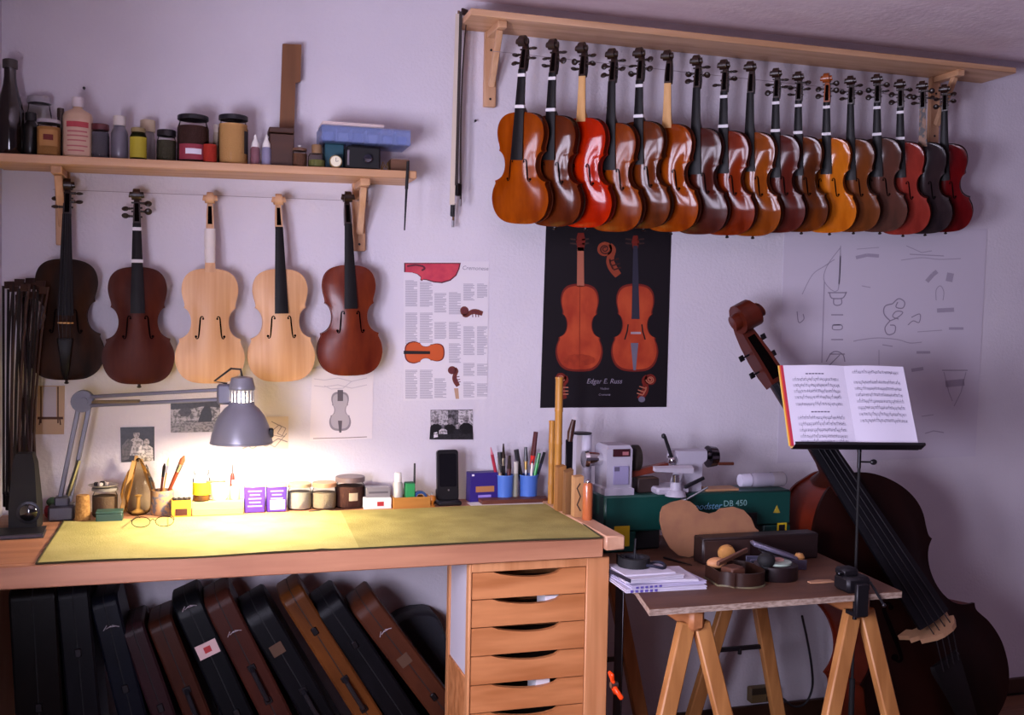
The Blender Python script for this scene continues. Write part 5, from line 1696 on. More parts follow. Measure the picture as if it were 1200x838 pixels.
t = thing('tape_roll', 'blue roll of tape standing on edge in the wooden tray', 'tape', p)
Mx = Matrix.Translation((0, 0, .0225)) @ Matrix.Rotation(pi / 2, 4, 'X')
m = MB().lathe([(.022, -.009), (.022, .009), (.014, .009), (.014, -.009), (.022, -.009)], M=Mx, n=24, cap=False)
m.build('tape', mat('blue_tape', '#23487c', .4), t, 40)
MB().lathe([(.0139, -.009), (.0139, .009), (.0122, .009), (.0122, -.009), (.0139, -.009)], M=Mx, n=24, cap=False).build('core', mat('card_core', '#b98a5a', .8), t, 40)
p = atZ_col(484, -.105, BZ)
t = thing('needle_file', 'thin black needle file standing up behind the green block', 'file', (p.x + .002, -.112, tz))
hz = at(485, 543, -.112).z - tz
MB().cyl((0, 0, 0), (0, 0, hz * .55), .0016, n=8).build('blade', DSTEEL, t)
MB().cyl((0, 0, hz * .5), (0, 0, hz), .0036, .003, n=10).build('handle', BLACK, t)
p = atZ_col(506, -.145, BZ)
t = thing('turned_finial', 'turned orange wooden finial beside the black phone dock', 'finial', p)
MB().lathe([(.012, 0), (.012, .004), (.006, .008), (.007, .014), (.013, .022), (.012, .033), (.0001, .038)], n=18).build('knob', mat('orange_wood', '#b0691e', .4), t)
MB().cyl((0, 0, .037), (0, 0, .044), .0025, n=8).build('screw', STEEL, t)
# phone dock
t, W, H, D = boxy('phone_dock', 'tall black phone standing in its charging dock', 'phone', 511, 538, 527, -.115, BZ, .04, '')
m = MB()
for yy in (-.012, .004):
    pass
pr_ = [(x, z + H * .54) for x, z in rrect(W * .92, H * .90, .010)]
Mt = Matrix.Rotation(-.12, 4, 'X')
m.prism(pr_, -.008, .008, Mt)
m.build('handset', mat('handset_black', '#17161a', .3), t, 30)
MB().prism([(x, z + H * .62) for x, z in rrect(W * .74, H * .6, .006)], -.0088, -.0082, Mt).build('screen', mat('screen_off', '#0c0c10', .12, coat=.6), t, 30)
m = MB().box((0, -.004, .008), (W * 1.02, .064, .016), ch=.005).box((0, .010, .032), (W * .96, .024, .04), ch=.005)
m.build('dock', BLACK, t)
MB().ell((0, -.012, H * .27), (.003, .002, .003), 8, 6).build('logo_dot', STEEL, t)
# thin dark rule and boards on the bench
a_, b_ = atZ(362, 600, BZ), atZ(511, 590, BZ)
v = b_ - a_
tag(MB().beam((0, 0, 0), v, .012, .003, .0008, up=(0, 0, 1)).build('ebony_strip', mat('ebony_strip', '#3a1e16', .4), loc=a_ + Vector((0, 0, .0019))), 'long thin dark wood strip lying behind the green cloth', 'strip')
# white paper and brown board
a_, b_ = atZ(563, 594, BZ), atZ(650, 589, BZ)
t = tag(MB().box((0, 0, .0006), (.285, .070, .0012)).build('paper_sheet', PAPER, loc=((a_.x + b_.x) / 2 - .012, -.136, BZ)), 'white paper sheet under the brown board near the cups', 'paper')
BRB = mat('brown_board', '#6b3a28', .5, col2='#54291b', scale=(3, 25, 25))
x0, x1 = atZ(560, 590, BZ).x, atZ(648, 588, BZ).x
t = tag(MB().box((0, 0, .0065), (x1 - x0 - .02, .050, .013), ch=.001).build('brown_board', BRB, loc=((x0 + x1) / 2 - .004, -.126, BZ + .0013)), 'reddish brown flat board in front of the blue cups', 'board')
# purple carton
t, W, H, D = boxy('carton', 'dark purple carton with an orange printed bar left of the blue cups', 'carton', 548, 581, 553, -.075, BZ, .045, '', rz=.05)
MB().box((0, 0, H / 2), (W, .045, H), ch=.001).build('carton_body', mat('purple_card', '#2c1a74', .5), t)
MB().box((W * .03, -.0229, H * .44), (W * .66, .0006, H * .2)).build('orange_print', mat('orange_print', '#b07848', .6), t)
MB().box((W * .02, -.0229, H * .2), (W * .46, .0006, H * .08)).build('lilac_print', mat('lilac_print', '#9c86d8', .6), t)
MB().box((-W * .4, -.0229, H * .93), (W * .08, .0006, H * .06)).build('white_mark', PAPER, t)
# blue cups
BLUE = mat('blue_cup', '#4a72c4', .35)
CUPS = []
for px, w, lab in ((591, 21, 'blue plastic cup of brushes beside the purple carton'), (619, 22, 'blue plastic cup of markers and pliers by the tall bamboo')):
    p, W, H = dims(px, 556, w, -.085, BZ)
    r = W / 2
    t = thing('plastic_cup', lab, 'cup', p, group='blue cups')
    MB().lathe([(r * .9, 0), (r, H * .95), (r * 1.03, H), (r * .95, H), (r * .84, .004), (.0001, .004)], n=24, cap=False).build('cup_wall', BLUE, t, 40)
    MB().lathe([(r * 1.0, H * .965), (r * 1.05, H * .965), (r * 1.05, H), (r * 1.0, H)], n=24, cap=False).build('rim', mat('blue_rim', '#5a82d0', .3), t, 40)
    CUPS.append((p, r, H))
def tool(name, label, cat, cup, px, py, w, parts, group, dx=0, dy=0):
    p, r, H = CUPS[cup]
    A_ = p + Vector((dx * r, dy * r, .006))
    B_ = at(px, py, p.y + dy * r * 1.6)
    w *= 1.3
    v = B_ - A_
    t = thing(name, label, cat, A_, group=group)
    for nm, f0, f1, r0, r1, m in parts:
        MB().tube([v * f0, v * (f0 * .6 + f1 * .4), v * f1], [w * r0, w * (r0 + r1) / 2, w * r1], 9).build(nm, m, t)
    return t
CG1, CG2 = 'tools in the blue cups', 'tools in the blue cups'
PINKH = mat('crimson_handle', '#a0203c', .4)
GREENP = mat('green_marker', '#1f9a3c', .35)
BRSH = [('handle', 0, .6, .7, 1, BLACK), ('ferrule', .6, .74, 1.1, 1.1, STEEL), ('bristles', .74, 1, 1.2, .4, BRW)]
tool('crayon', 'crimson crayon leaning left in the cup of brushes', 'crayon', 0, 575, 524, .0042, [('barrel', 0, .86, 1, 1, PINKH), ('tip', .86, 1, 1, .25, mat('pink_tip', '#c87888', .5))], CG1, -.4, 0)
tool('paint_brush', 'dark flat brush standing in the middle of the cup of brushes', 'brush', 0, 590, 520, .0044, BRSH, CG1, 0, .2)
tool('paint_brush', 'maroon brush leaning right in the cup of brushes', 'brush', 0, 597, 534, .0046, [('handle', 0, .7, .8, 1.1, mat('maroon_handle', '#4c1418', .4)), ('bristles', .7, 1, 1.3, .8, BRW)], CG1, .4, -.2)
tool('palette_knife', 'pale handled palette knife in the cup of brushes', 'knife', 0, 583, 535, .0036, [('handle', 0, .62, .9, 1.1, mat('pale_handle', '#c9b090', .5)), ('blade', .62, 1, .8, .5, STEEL)], CG1, -.2, -.3)
tool('scissors', 'black handled scissors handles up in the cup of brushes', 'scissors', 0, 586, 530, .004, [('blade', 0, .55, .8, 1.0, STEEL), ('grip', .55, 1, 1.2, 1.8, BLACK)], CG1, .1, .5)
tool('marker_pen', 'bright green marker pen in the cup by the bamboo', 'pen', 1, 632, 531, .0046, [('barrel', 0, .78, 1, 1, GREENP), ('cap', .78, 1, 1.12, .9, mat('green_cap', '#16702a', .35))], CG2, .1, -.3)
tool('screwdriver', 'dark red handled screwdriver rising above the cup by the bamboo', 'screwdriver', 1, 628, 506, .0062, [('blade', 0, .5, .3, .3, STEEL), ('collar', .5, .64, .9, 1.0, REDP), ('handle', .64, 1, 1.15, .95, mat('maroon_plastic', '#4e1519', .4))], CG2, .0, .1)
tool('marker_pen', 'thick black marker pen leaning left in the cup by the bamboo', 'pen', 1, 605, 527, .0058, [('barrel', 0, .7, 1, 1, BLACK), ('cap', .7, 1, 1.12, 1.1, mat('dark_cap', '#24232a', .4))], CG2, -.4, .1)
tool('awl', 'awl with a brass ferrule and dark knob in the cup by the bamboo', 'awl', 1, 616, 524, .0044, [('shaft', 0, .55, .5, .6, STEEL), ('ferrule', .55, .72, .9, 1.1, mat('brass', '#9a7c44', .35, .8)), ('handle', .72, 1, 1.4, .9, mat('dark_cap', '#24232a', .4))], CG2, -.1, .4)
tool('pencil', 'white pencil in front in the cup by the bamboo', 'pencil', 1, 624, 538, .003, [('barrel', 0, .9, 1, 1, WHITE), ('tip', .9, 1, 1, .2, INK)], CG2, .0, -.5)
tool('marker_pen', 'dark blue pen leaning right in the cup by the bamboo', 'pen', 1, 638, 530, .0038, [('barrel', 0, .75, 1, 1, mat('navy', '#23244a', .4)), ('cap', .75, 1, 1.15, 1, BLACK)], CG2, .4, .2)
p, W, H = dims(604, 541, 6, -.095, BZ)
t = thing('glue_stick', 'slim pale tube standing between the two blue cups', 'tube', p)
MB().cyl((0, 0, 0), (0, 0, H * .7), W / 2, n=14).build('tube', mat('tube_pale', '#8c8a78', .4), t)
MB().cyl((0, 0, H * .7), (0, 0, H), W * .46, n=14).build('cap', mat('tube_cap', '#b8b4ac', .4), t)
# things standing along the right end of the bench
def stand(px, base_py, top, w, zs=BENCH_Z):
    p = atZ(px, base_py, zs)
    zz = zs
    if 1.066 < p.x < 1.136:
        zz = BENCH_Z + .0063
        p = atZ(px, base_py, zz)
    return p, w * mpp(p), at(px, top, p.y).z - zz
BAM = mat('bamboo', '#bb8232', .45, col2='#a56d24', scale=(40, 40, 3))
for px, base_, top, w, lab in ((653, 595, 442, 10, 'tallest bamboo stick standing at the right end of the bench'), (645.5, 590, 493, 8, 'shorter bamboo stick left of the tallest one')):
    p, W, H = stand(px, base_, top, w)
    t = thing('bamboo_stick', lab, 'stick', p, (0, -.004, 0))
    r = W / 2
    for k in range(4):
        z0, z1 = H * k / 4, H * (k + 1) / 4
        MB().lathe([(r * .97, z0), (r * .90, z0 + .01), (r * .90, z1 - .008), (r, z1 - .003), (r * .97, z1)], n=14).build('segment', BAM, t)
p, W, H = stand(666, 597, 492, 8)
t = thing('rasp', 'dark flat rasp with a brown handle behind the wood blocks', 'rasp', p)
MB().span((-.013, -.003, 0), (.010, .003, H * .78), .001).build('blade', DSTEEL, t)
MB().tube([(0, 0, H * .76), (.003, 0, H * .86), (.012, 0, H)], [.009, .011, .007], 10).build('handle', mat('brown_handle', '#3c1e14', .4), t)
p = atZ_col(682, -.24, TABLE_Z + .0003)
H = at(682, 507, -.24).z - TABLE_Z
r = 9 * mpp(p)
t = thing('cardboard_tube', 'white cardboard tube with a black disc on top behind the bench end', 'tube', p)
MB().lathe([(r, 0), (r, H - .006)], n=22).build('tube', mat('white_tube', '#c4bfcc', .5), t)
MB().lathe([(r * .9, H - .006), (r * 1.4, H - .004), (r * 1.45, H), (.0001, H + .001)], M=Matrix.Translation((-r * .5, 0, 0)), n=24).build('disc', BLACK, t)
def blk(label, px, base_, top, w, dep, c1, c2, cut):
    p, W, H = stand(px, base_, top, w)
    t = thing('wood_block', label, 'block', p)
    m_ = mat('block_' + c1, c1, .55, col2=c2, scale=(30, 30, 4))
    MB().loft([[(-W / 2, -dep / 2, 0), (W / 2, -dep / 2, 0), (W / 2, dep / 2, 0), (-W / 2, dep / 2, 0)], [(-W / 2, -dep / 2, H - cut), (W / 2, -dep / 2, H - cut * .2), (W / 2, dep / 2, H), (-W / 2, dep / 2, H - cut * .6)]]).build('block', m_, t, 20)
    return t, W, H
blk('tan wood block right of the tall bamboo, the left of a pair', 656, 598, 545, 10, .03, '#a8733c', '#8c5c2c', .006)
blk('weathered wood block right of the tan one, the right of a pair', 665, 602, 549, 9, .026, '#8c6238', '#6e4a28', .012)
t, W, H = blk('carved pale block with dark curved carving at the bench end', 676, 605, 557, 11, .030, '#c89a68', '#b08050', .004)
CV = mat('carving_dark', '#3a2416', .8)
MB().tube([(W * .1, -.0150, H * .82), (-W * .25, -.0150, H * .7), (W * .15, -.0150, H * .5), (-W * .2, -.0150, H * .3), (W * .2, -.0150, H * .15)], .0022, 6).build('carving', CV, t)
p, W, H = stand(688, 609, 563, 12)
t = thing('copper_cylinder', 'copper coloured cylinder with a shiny metal ball on top at the bench edge', 'cylinder', p)
r = W / 2
MB().lathe([(r * .9, 0), (r, .003), (r, H * .86), (r * .8, H * .93), (.0001, H * .94)], n=20).build('cylinder', mat('copper_wood', '#b86438', .3, coat=.3), t)
MB().ell((0, 0, H * .96), (r * .5, r * .5, r * .5), 14, 8).build('metal_ball', CHROME, t)
# ------------------------------------------------------------------ lathe on the trestle table
TZ = TABLE_Z + .0003
LY = -.345
def LX(px):
    return atZ_col(px, LY, TZ + .1).x
def LZ(px, py, Y=LY):
    return at(px, py, Y).z - TZ
GRN = mat('lathe_green', '#0c3d36', .4, bump=.05, bscale=200)
LGR = mat('lathe_grey', '#a9a4b0', .45, bump=.05, bscale=300)
lx0, lx1 = LX(708), LX(927)
lathe = thing('wood_lathe', 'small green and grey wood lathe at the back of the trestle table', 'lathe', (lx0, LY, TZ))
LW = lx1 - lx0
zt0, zt1 = LZ(712, 583), LZ(925, 573)
zt_ = (zt0 + zt1) / 2
X = lambda px: LX(px) - lx0
bd = .13
m = MB().span((0, 0, zt_ * .36), (LW, bd, zt_), .006)
m.build('bed', GRN, lathe)
MB().span((0, 0, 0), (X(746), bd, zt_ * .36), .004).build('foot', GRN, lathe)
MB().span((X(895), 0, 0), (LW, bd, zt_ * .36), .004).build('foot', GRN, lathe)
MB().span((X(746), .02, .002), (X(777), bd, zt_ * .58 - .01), .004).build('left_gap_shade', BLACKM, lathe)  # black block painting in the shadow of the left opening under the bed
MB().span((X(862), -.002, zt_ * .10), (X(888), .03, zt_ * .62), .004).build('right_gap_shade', BLACKM, lathe)  # another black block, standing in for shadow in the right opening under the bed
YEL = mat('yellow_sticker', '#d2b41c', .5)
for a_, b_, y0, y1 in ((720, 738, 617, 641), (911, 922, 613, 627)):
    MB().span((X(a_), -.0012, LZ(a_, y1)), (X(b_), -.0002, LZ(a_, y0))).build('yellow_sticker', YEL, lathe)
MB().span((X(913), -.0018, LZ(913, 625)), (X(920), -.0012, LZ(913, 615))).build('sticker_print', BLACK, lathe)
MB().prism([(X(906), LZ(906, 601)), (X(914), LZ(914, 601)), (X(910), LZ(910, 592))], -.0012, -.0002).build('warning_triangle', mat('gold_sticker', '#a08a2a', .5), lathe)
TT = mat('pale_lettering', '#7fa8a4', .6)
text('woodster', 'lettering', .031, mat('blue_lettering', '#6fa4c4', .6), lathe, (X(825), -.0012, LZ(829, 593.5)), shear=.3)
text('DB 450', 'lettering', .028, TT, lathe, (X(861), -.0012, LZ(861, 590)))
# headstock
hx0, hx1 = X(712), X(741)
hz1 = LZ(726, 523)
m = MB().loft([[(hx0 - .006, .01, zt_), (hx1 + .008, .01, zt_), (hx1 + .008, .12, zt_), (hx0 - .006, .12, zt_)], [(hx0 - .006, .01, zt_ + .02), (hx1 + .008, .01, zt_ + .02), (hx1 + .008, .12, zt_ + .02), (hx0 - .006, .12, zt_ + .02)], [(hx0, .015, zt_ + .024), (hx1, .015, zt_ + .024), (hx1, .115, zt_ + .024), (hx0, .115, zt_ + .024)], [(hx0 - .002, .012, hz1 - .012), (hx1 + .001, .012, hz1 - .012), (hx1 + .001, .115, hz1 - .012), (hx0 - .002, .115, hz1 - .012)], [(hx0 + .006, .022, hz1), (hx1 - .004, .022, hz1), (hx1 - .004, .105, hz1), (hx0 + .006, .105, hz1)]])
m.build('headstock', LGR, lathe, 25)
MB().span((X(718), .008, LZ(720, 536)), (X(738), .0115, LZ(720, 527)), .001).build('display', mat('dark_red_display', '#3a1a20', .2), lathe)
MB().span((X(729), .0075, LZ(730, 534)), (X(736), .008, LZ(730, 530))).build('display_print', mat('pink_print', '#a06468', .4), lathe)
MB().span((X(719), .0085, LZ(720, 569)), (X(737), .0125, LZ(720, 547)), .001).build('rating_plate', mat('plate_lilac', '#8e88a8', .4), lathe)
MB().span((X(720), .0075, LZ(720, 553)), (X(726), .0085, LZ(720, 548))).build('plate_emblem', mat('emblem_grey', '#5a5468', .4), lathe)
ax = LZ(740, 540)
MB().cyl((hx0 - .002, .06, ax), (hx0 - .05, .06, ax), .020, .024, n=20).cyl((hx0 - .05, .06, ax), (hx0 - .062, .06, ax), .030, .026, n=20).build('handwheel', CHROME, lathe)
MB().cyl((hx1, .06, ax), (hx1 + .018, .06, ax), .012, n=14).build('spindle', STEEL, lathe)
Mx = Matrix.Translation((hx1 + .018, .06, ax)) @ Matrix.Rotation(pi / 2, 4, 'Y')
MB().lathe([(.0001, 0), (.030, 0), (.042, .006), (.042, .022), (.030, .026), (.0001, .026)], M=Mx, n=26).build('faceplate', mat('faceplate_brown', '#2e2722', .45, .4), lathe)
# banjo and tool rest
bx0 = X(789)
m = MB().lathe([(.034, 0), (.030, .012), (.019, .020), (.018, LZ(790, 563) - zt_)], (bx0, -.012, zt_ - .004), 22)
m.build('rest_holder', LGR, lathe)
MB().span((X(768), -.01, zt_), (X(806), .10, zt_ + .022), .006).build('rest_base', LGR, lathe)
MB().cyl((bx0, -.012, LZ(790, 565)), (bx0, -.012, LZ(790, 556)), .011, n=14).build('rest_post', CHROME, lathe)
MB().loft([[(X(763), -.022, LZ(763, 548)), (X(763), -.004, LZ(763, 546)), (X(763), -.004, LZ(763, 551)), (X(763), -.018, LZ(763, 552))], [(X(808), -.022, LZ(808, 548)), (X(808), -.004, LZ(808, 545)), (X(808), -.004, LZ(808, 552)), (X(808), -.018, LZ(808, 554))]]).build('tool_rest', mat('rest_grey', '#b8b2bc', .4), lathe, 20)
MB().cyl((X(799), -.02, LZ(800, 585)), (X(820), -.05, LZ(820, 568)), .0035, n=8).cyl((X(796), -.014, LZ(797, 586)), (X(800), -.022, LZ(800, 584)), .009, n=12).build('rest_lever', mat('rest_steel', '#6a686c', .4, .6), lathe)
MB().beam((X(800), -.006, LZ(800, 571)), (X(824), .0, LZ(824, 560)), .012, .008, .002).build('clamp_lever', BLACK, lathe)
# tailstock
tz0 = zt_
m = MB().prism([(X(799), tz0), (X(826), tz0), (X(827), LZ(827, 545)), (X(832), LZ(832, 540)), (X(832), LZ(832, 530)), (X(797), LZ(797, 530)), (X(796), LZ(796, 546)), (X(806), LZ(806, 552)), (X(800), tz0 + .03)], .03, .095)
m.build('tailstock', LGR, lathe, 20)
az = LZ(815, 537)
MB().cyl((X(793), .06, az), (X(834), .06, az), .022, n=20).build('quill_housing', LGR, lathe)
MB().cyl((X(832), .06, az), (X(838), .06, az), .013, n=14).cyl((X(838), .06, LZ(843, 538)), (X(847), .06, LZ(847, 538)), .036, .032, n=24).ell((X(843), .06, LZ(843, 538)), (.014, .024, .024)).build('tail_handwheel', mat('dark_chrome', '#77747a', .18, 1), lathe)
MB().cyl((X(846), .03, LZ(847, 545)), (X(863), .03, LZ(863, 545)), .0055, n=10).build('handwheel_grip', mat('brown_grip', '#54281a', .4), lathe)
MB().cyl((X(791), .03, LZ(791, 540)), (X(780), .02, LZ(780, 513)), .0062, .0055, n=10).ell((X(778.5), .02, LZ(779, 512)), (.0075, .0075, .0085)).build('lock_lever', BLACK, lathe)
MB().ell((X(791), .03, LZ(791, 541)), (.014, .014, .013)).cyl((X(791), .03, LZ(791, 541)), (X(791), .05, LZ(791, 540)), .010, n=12).build('lever_hub', CHROME, lathe)
bz = TZ + zt_ + .0005
# red brown board behind and dark block
p0, p1 = at(742, 575, LY + .09), at(785, 562, LY + .09)
t = thing('dark_offcut', 'dark offcut between the headstock and the tool rest', 'offcut', (p0.x + .03, LY + .062, bz))
MB().box((0, 0, .0225), (.075, .05, .045), ch=.003).build('offcut', mat('offcut_dark', '#2a1a16', .6), t)
MB().box((0, 0, .0458), (.07, .046, .0015)).build('dust', mat('wood_dust', '#54392a', .9), t)
a_, b_ = at(737, 573, LY + .06), at(782, 563, LY + .06)
tag(MB().beam((0, 0, 0), b_ - a_, .022, .030, .002, up=(0, 1, 0)).build('red_brown_billet', mat('billet', '#6e2a18', .45), loc=Vector((a_.x, LY + .064, bz + .058))), 'red brown wood billet lying across the lathe bed', 'billet')
t = tag(MB().box((0, 0, .004), (X(866) - X(828), .06, .008), ch=.001).build('thin_board', mat('thin_board', '#a87c58', .6), loc=(lx0 + (X(866) + X(832)) / 2 - .0, LY + .045, bz)), 'thin pale board on the lathe bed right of the tailstock', 'board')
# bottle lying down on the bed
p0, p1 = at(868, 566, LY + .06), at(920, 571, LY + .06)
rB = .024
v = Vector((p1.x - p0.x, .01, 0))
t = thing('plastic_bottle', 'clear plastic bottle lying on its side on the lathe bed', 'bottle', (p0.x, LY + .065, bz + rB + .001), (0, 0, .03))
Lb = v.length
Mr = Matrix.Rotation(pi / 2, 4, 'Y')
MB().lathe([(.012, .030), (rB * .9, .045), (rB, .055), (rB, Lb * .62), (rB * .94, Lb * .66), (rB, Lb * .7), (rB, Lb - .004), (rB * .85, Lb), (.0001, Lb)], M=Mr, n=22, cap=False).build('body', mat('cloudy_plastic', '#9a94a0', .25), t, 45)
MB().lathe([(rB * .86, 0), (rB * .9, .003), (rB * .9, .036), (rB * .6, .038)], M=Mr, n=20).build('cap', mat('pale_cap', '#c8c4d4', .35), t)
wr = MB().lathe([(rB + .0006, Lb * .70), (rB + .0006, Lb * .96)], M=Mr, n=22, cap=False).build('label', mat('faded_label', '#8d8488', .6), t, 60)

# ------------------------------------------------------------------ things on the table
# plywood violin template standing against the lathe
PT_Y = -.425
pts = [(771, 604), (774, 597), (784, 592), (797, 589), (806, 591), (812, 596), (816, 602), (828, 605), (836, 603), (841, 599), (856, 597), (868, 601), (876, 610), (880, 621), (881, 622), (884, 624), (883.5, 628), (880, 629)]
low = [(871, 632), (862, 632), (850, 631), (838, 632), (826, 640), (815, 650), (802, 655), (790, 653), (780, 644), (773, 630), (770, 614)]
poly = []
o = atZ_col(800, PT_Y, TZ)
tilt = .10
m = MB()
pl_ = []
for x, y in pts + low:
    q = at(x, y, PT_Y)
    pl_.append((q.x - o.x, q.z - TZ))
zmin = min(z for x, z in pl_)
pl_ = [(x, z - zmin + .0) for x, z in pl_]
n = len(pl_)
MT = Matrix.Rotation(-tilt, 4, 'X')
b = MB().prism(pl_, -.003, .003, MT).build('violin_template', mat('hardboard', '#a0714e', .7, col2='#94664a', scale=(20, 20, 20)), loc=(o.x, PT_Y - .03, TZ + .0015), smooth=15)
tag(b, 'brown violin shaped template board leaning against the lathe', 'template')
# dark jointer plane body
p0, p1 = atZ(826, 657, TZ), atZ(958, 652, TZ)
yb_ = -.55
x0, x1 = atZ_col(823, yb_, TZ + .03).x, atZ_col(959, yb_, TZ + .03).x
hb = at(890, 628, yb_).z - TZ
t = thing('jointer_plane', 'long dark wooden plane with a pale round knob behind the small iron plane', 'plane', ((x0 + x1) / 2, yb_, TZ))
LWp = x1 - x0
DKW = mat('plane_dark', '#241413', .45, col2='#1a0e0d', scale=(3, 25, 25))
MB().span((-LWp / 2, 0, 0), (LWp / 2, .06, hb), .004).build('plane_body', DKW, t)
MB().span((-LWp / 2 + .005, -.003, .004), (-LWp * .1, 0, hb * .9), .001).build('side_plate', mat('plane_plate', '#33201c', .5), t)
kx = atZ_col(845, yb_, TZ + .03).x - t.location.x
MB().lathe([(.012, 0), (.014, .006), (.022, .016), (.027, .030), (.023, .042), (.010, .048), (.0001, .049)], M=Matrix.Translation((kx, -.002, hb * .50)) @ Matrix.Rotation(pi / 2, 4, 'X'), n=20).build('knob', mat('pale_knob', '#c28a4c', .35), t)
# small iron hand plane
c = atZ(900, 663, TZ)
t = thing('block_plane', 'grey iron block plane with a pale wooden knob among the clamps', 'plane', (c.x + .01, c.y - .028, TZ), (0, 0, -.25))
IRON = mat('iron_grey', '#77758c', .35, .7)
MB().span((-.085, -.026, 0), (.085, .026, .008), .002).span((-.085, -.026, .008), (.085, -.023, .03), .001).span((-.085, .023, .008), (.085, .026, .03), .001).build('sole', IRON, t)
MB().beam((-.075, 0, .075), (.06, 0, .030), .012, .044, .004, up=(0, 1, 0)).build('lever_cap', mat('iron_pale', '#9794ac', .3, .6), t)
MB().beam((-.05, 0, .052), (.055, 0, .016), .004, .040, .001, up=(0, 1, 0)).build('blade', STEEL, t)
MB().cyl((-.02, -.026, .03), (-.02, -.034, .03), .010, n=14).cyl((.02, -.026, .024), (.02, -.033, .024), .008, n=14).build('adjusting_screw', CHROME, t)
MB().lathe([(.010, .008), (.014, .02), (.016, .034), (.010, .044), (.0001, .046)], (.070, 0, 0), 16).build('knob', mat('pale_knob', '#c28a4c', .35), t)
# half built violin rib frame (left) with its block
def ribframe(label, cx, cy, rz, sc, hgt, m1, m2, kind):
    t = thing('rib_frame', label, 'rib frame', (cx, cy, TZ), (0, 0, rz))
    pts = [(x * sc, (z - .1775) * sc) for x, z in FULL[::2] if kind == 'full' or z < .19]
    if kind != 'full':
        pts = [(x * sc, (z - .09) * sc) for x, z in FULL if z < .185]
    secs_o = [(x, y) for x, y in pts]
    m = MB()
    for i in range(len(pts) - (0 if kind == 'full' else 0)):
        a_, b_ = pts[i], pts[(i + 1) % len(pts)]
        if math.hypot(a_[0] - b_[0], a_[1] - b_[1]) < 1e-4:
            continue
        f = .955
        m.add([(a_[0], a_[1], .004), (b_[0], b_[1], .004), (b_[0], b_[1], hgt), (a_[0], a_[1], hgt), (a_[0] * f, a_[1] * f, .004), (b_[0] * f, b_[1] * f, .004), (b_[0] * f, b_[1] * f, hgt), (a_[0] * f, a_[1] * f, hgt)], [(0, 1, 2, 3), (5, 4, 7, 6), (3, 2, 6, 7), (1, 0, 4, 5)])
    m.build('ribs', m1, t, 30)
    b = MB()
    n = len(pts)
    e = 1.04
    b.add([(x * e, y * e, 0) for x, y in pts] + [(x * e, y * e, .004) for x, y in pts], [tuple(range(n))[::-1], tuple(range(n, 2 * n))] + [(k, (k + 1) % n, n + (k + 1) % n, n + k) for k in range(n)])
    b.build('plate', m2, t, 30)
    return t
c = atZ(868, 684, TZ)
RBM = mat('rib_dark', '#2f1a12', .4)
PLM = mat('plate_olive', '#7d7658', .5, col2='#4a3a28', scale=(20, 20, 20))
t = ribframe('half open violin body with pale edge, nearest on the table', c.x, c.y + .03, radians(86), .80, .040, RBM, PLM, 'half')
MB().box((-.01, .02, .026), (.05, .05, .042), Matrix.Rotation(.3, 4, 'Z'), .004).build('mould_block', mat('mould_brown', '#5a3424', .6), t)
MB().ell((.03, .045, .046), (.020, .030, .016), 14, 8).build('corner_block', mat('corner_pale', '#c2885a', .6), t)
MB().beam((-.02, .065, .056), (.055, -.06, .074), .014, .010, .002).build('clamp_bar', mat('bar_brown', '#6a4432', .5), t)
MB().span((-.012, -.085, .004), (.012, -.078, .042), .001).build('end_block', mat('end_block_pale', '#b8ac6c', .6), t)
c = atZ(921, 681, TZ)
t = thing('rosin_tin', 'round dark tin with a pale green rim beside the half open violin body', 'tin', (c.x - .008, c.y + .042, TZ))
MB().lathe([(.060, 0), (.062, .003), (.062, .040), (.058, .042), (.0001, .042)], n=30).build('tin_body', mat('tin_dark', '#1f1214', .4), t)
MB().lathe([(.040, .0425), (.044, .0425), (.044, .048), (.040, .048)], n=30).build('rim', mat('pale_green', '#9fb0a0', .4), t)
MB().box((-.002, .002, .050), (.050, .020, .012), ch=.003).build('rosin_cake', mat('rosin_pink', '#b98a80', .5), t)
MB().ell((-.045, -.022, .058), (.026, .024, .022), 14, 8).cyl((-.045, -.022, .03), (-.045, -.022, .05), .016, n=14).build('clamp_knob', BLACKM, t)
# shaving of wood
c = atZ(965, 682, TZ)
tag(MB().loft([[(-.035, -.008, 0), (-.035, .008, 0), (-.035, .008, .003), (-.035, -.008, .003)], [(0, -.013, 0), (0, .013, 0), (0, .013, .004), (0, -.013, .004)], [(.04, -.010, 0), (.04, .010, 0), (.04, .010, .003), (.04, -.010, .003)]]).build('wood_wedge', mat('pale_wedge', '#b98a68', .6), loc=(c.x - .012, c.y, TZ)), 'pale flat wood wedge beside the black clamp', 'wedge')
# black bench clamp at the front edge
c = atZ(994, 690, TZ)
t = thing('bench_clamp', 'black cast clamp screwed to the front edge of the trestle table', 'clamp', (c.x, -.905, TZ))
MB().box((0, 0, .022), (.075, .07, .044), ch=.008).box((-.012, .01, .052), (.05, .045, .022), ch=.006).build('clamp_body', mat('cast_black', '#18151a', .5, .3), t)
MB().span((-.05, -.01, .044), (-.012, .006, .056), .003).build('jaw', DSTEEL, t)
MB().span((-.022, -.055, -.060), (.016, -.040, .030), .003).span((-.02, -.05, -.062), (.014, -.0, -.050), .002).build('clamp_foot', mat('cast_black', '#18151a', .5, .3), t)
MB().cyl((-.003, -.02, -.075), (-.003, -.02, -.022), .006, n=10).build('clamp_screw', DSTEEL, t)
MB().cyl((.035, -.03, .03), (.062, -.055, -.028), .0035, n=8).ell((.063, -.056, -.030), (.006, .006, .006)).build('handle', BLACK, t)
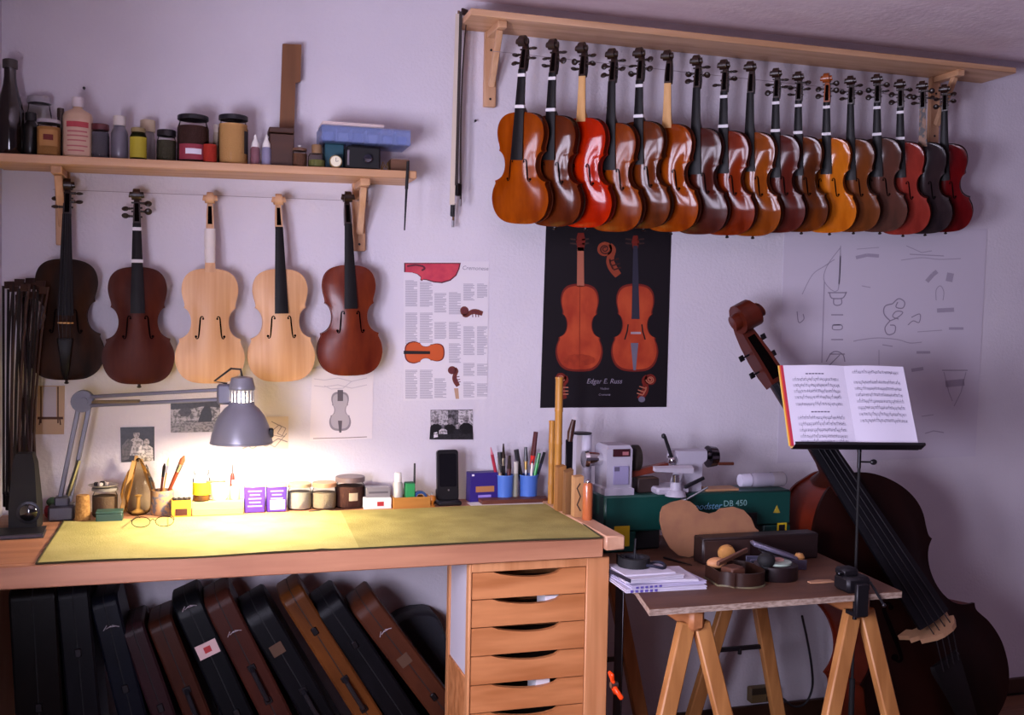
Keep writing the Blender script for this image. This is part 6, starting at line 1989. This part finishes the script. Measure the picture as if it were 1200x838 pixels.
# papers
c = atZ(772, 690, TZ)
PG = 'papers in the stack on the trestle table'
z = TZ
specs = [(.235, .165, .010, -.04, '#cfc9d8', 'bottom magazine with a frayed print edge in the paper stack'), (.228, .160, .008, .05, '#bfb8d0', 'second magazine from the bottom of the paper stack'), (.21, .150, .006, -.10, '#d8d2de', 'loose white leaflets in the middle of the paper stack'), (.165, .150, .010, .10, '#d0cad6', 'thick notebook with cream pages near the top of the paper stack'), (.15, .13, .004, .02, '#dcd6e2', 'topmost white sheets of the paper stack under the black tape')]
cxp, cyp = c.x + .014, c.y + .055
for k, (w_, d_, h_, rz, colr, lab) in enumerate(specs):
    t = thing('magazine', lab, 'papers', (cxp + (.0, .004, .0, -.03, -.035)[k], cyp + (.0, .004, .012, .01, .02)[k], z), (0, 0, rz), PG)
    nl = max(2, int(h_ / .0022))
    for i in range(nl):
        MB().box((.001 * (-1) ** i * (i % 3), .0015 * ((i * 7) % 3 - 1), h_ * (i + .5) / nl), (w_, d_, h_ / nl * .82)).build('sheet', mat('sheet_' + colr, colr, .75), t, 0)
    if k in (0, 1):
        m = MB()
        for i in range(6):
            m.span((-w_ * .45 + i * .014, -d_ / 2 - .0024, .001), (-w_ * .45 + i * .014 + .008, -d_ / 2 - .0018, h_ * .8))
        m.build('spine_print', mat('violet_print', '#5a4c9a', .7), t, 0)
    if k == 3:
        MB().span((-w_ / 2 - .003, -d_ / 2, 0), (-w_ / 2 - .0005, d_ / 2, h_)).build('spine', mat('navy_spine', '#161c2e', .6), t)
    z += h_ + .0006
t = thing('tape_roll', 'black roll of tape with a loose loop on top of the paper stack', 'tape', (cxp - .045, cyp + .045, z))
m = MB().lathe([(.045, 0), (.045, .026), (.030, .026), (.030, 0), (.045, 0)], n=28, cap=False)
m.build('tape', BLACKM, t, 40)
MB().lathe([(.0298, .001), (.0298, .025), (.027, .025), (.027, .001), (.0298, .001)], n=28, cap=False).build('core', mat('dark_core', '#24222a', .7), t, 40)
lp = [(.030 + .030 * cos(a_) + .02, -.03 + .026 * sin(a_), .005 + .004 * sin(2 * a_) + .001) for a_ in [2 * pi * k / 16 for k in range(17)]]
MB().tube(lp, .0045, 7).build('loose_loop', mat('navy_black', '#14162a', .5), t)
MB().cyl((.0, .0, .0), (.006, .006, .075), .0035, n=8).build('upright_pin', BLACK, t)
# scriber on the table
a_, b_ = atZ(776, 655, TZ), atZ(809, 664, TZ)
tag(MB().tube([(0, 0, 0), (b_ - a_) * .5, (b_ - a_)], [.003, .0036, .0015], 8).build('scriber', BLACK, loc=a_ + Vector((.005, 0, .004))), 'thin black scriber lying behind the paper stack', 'scriber')
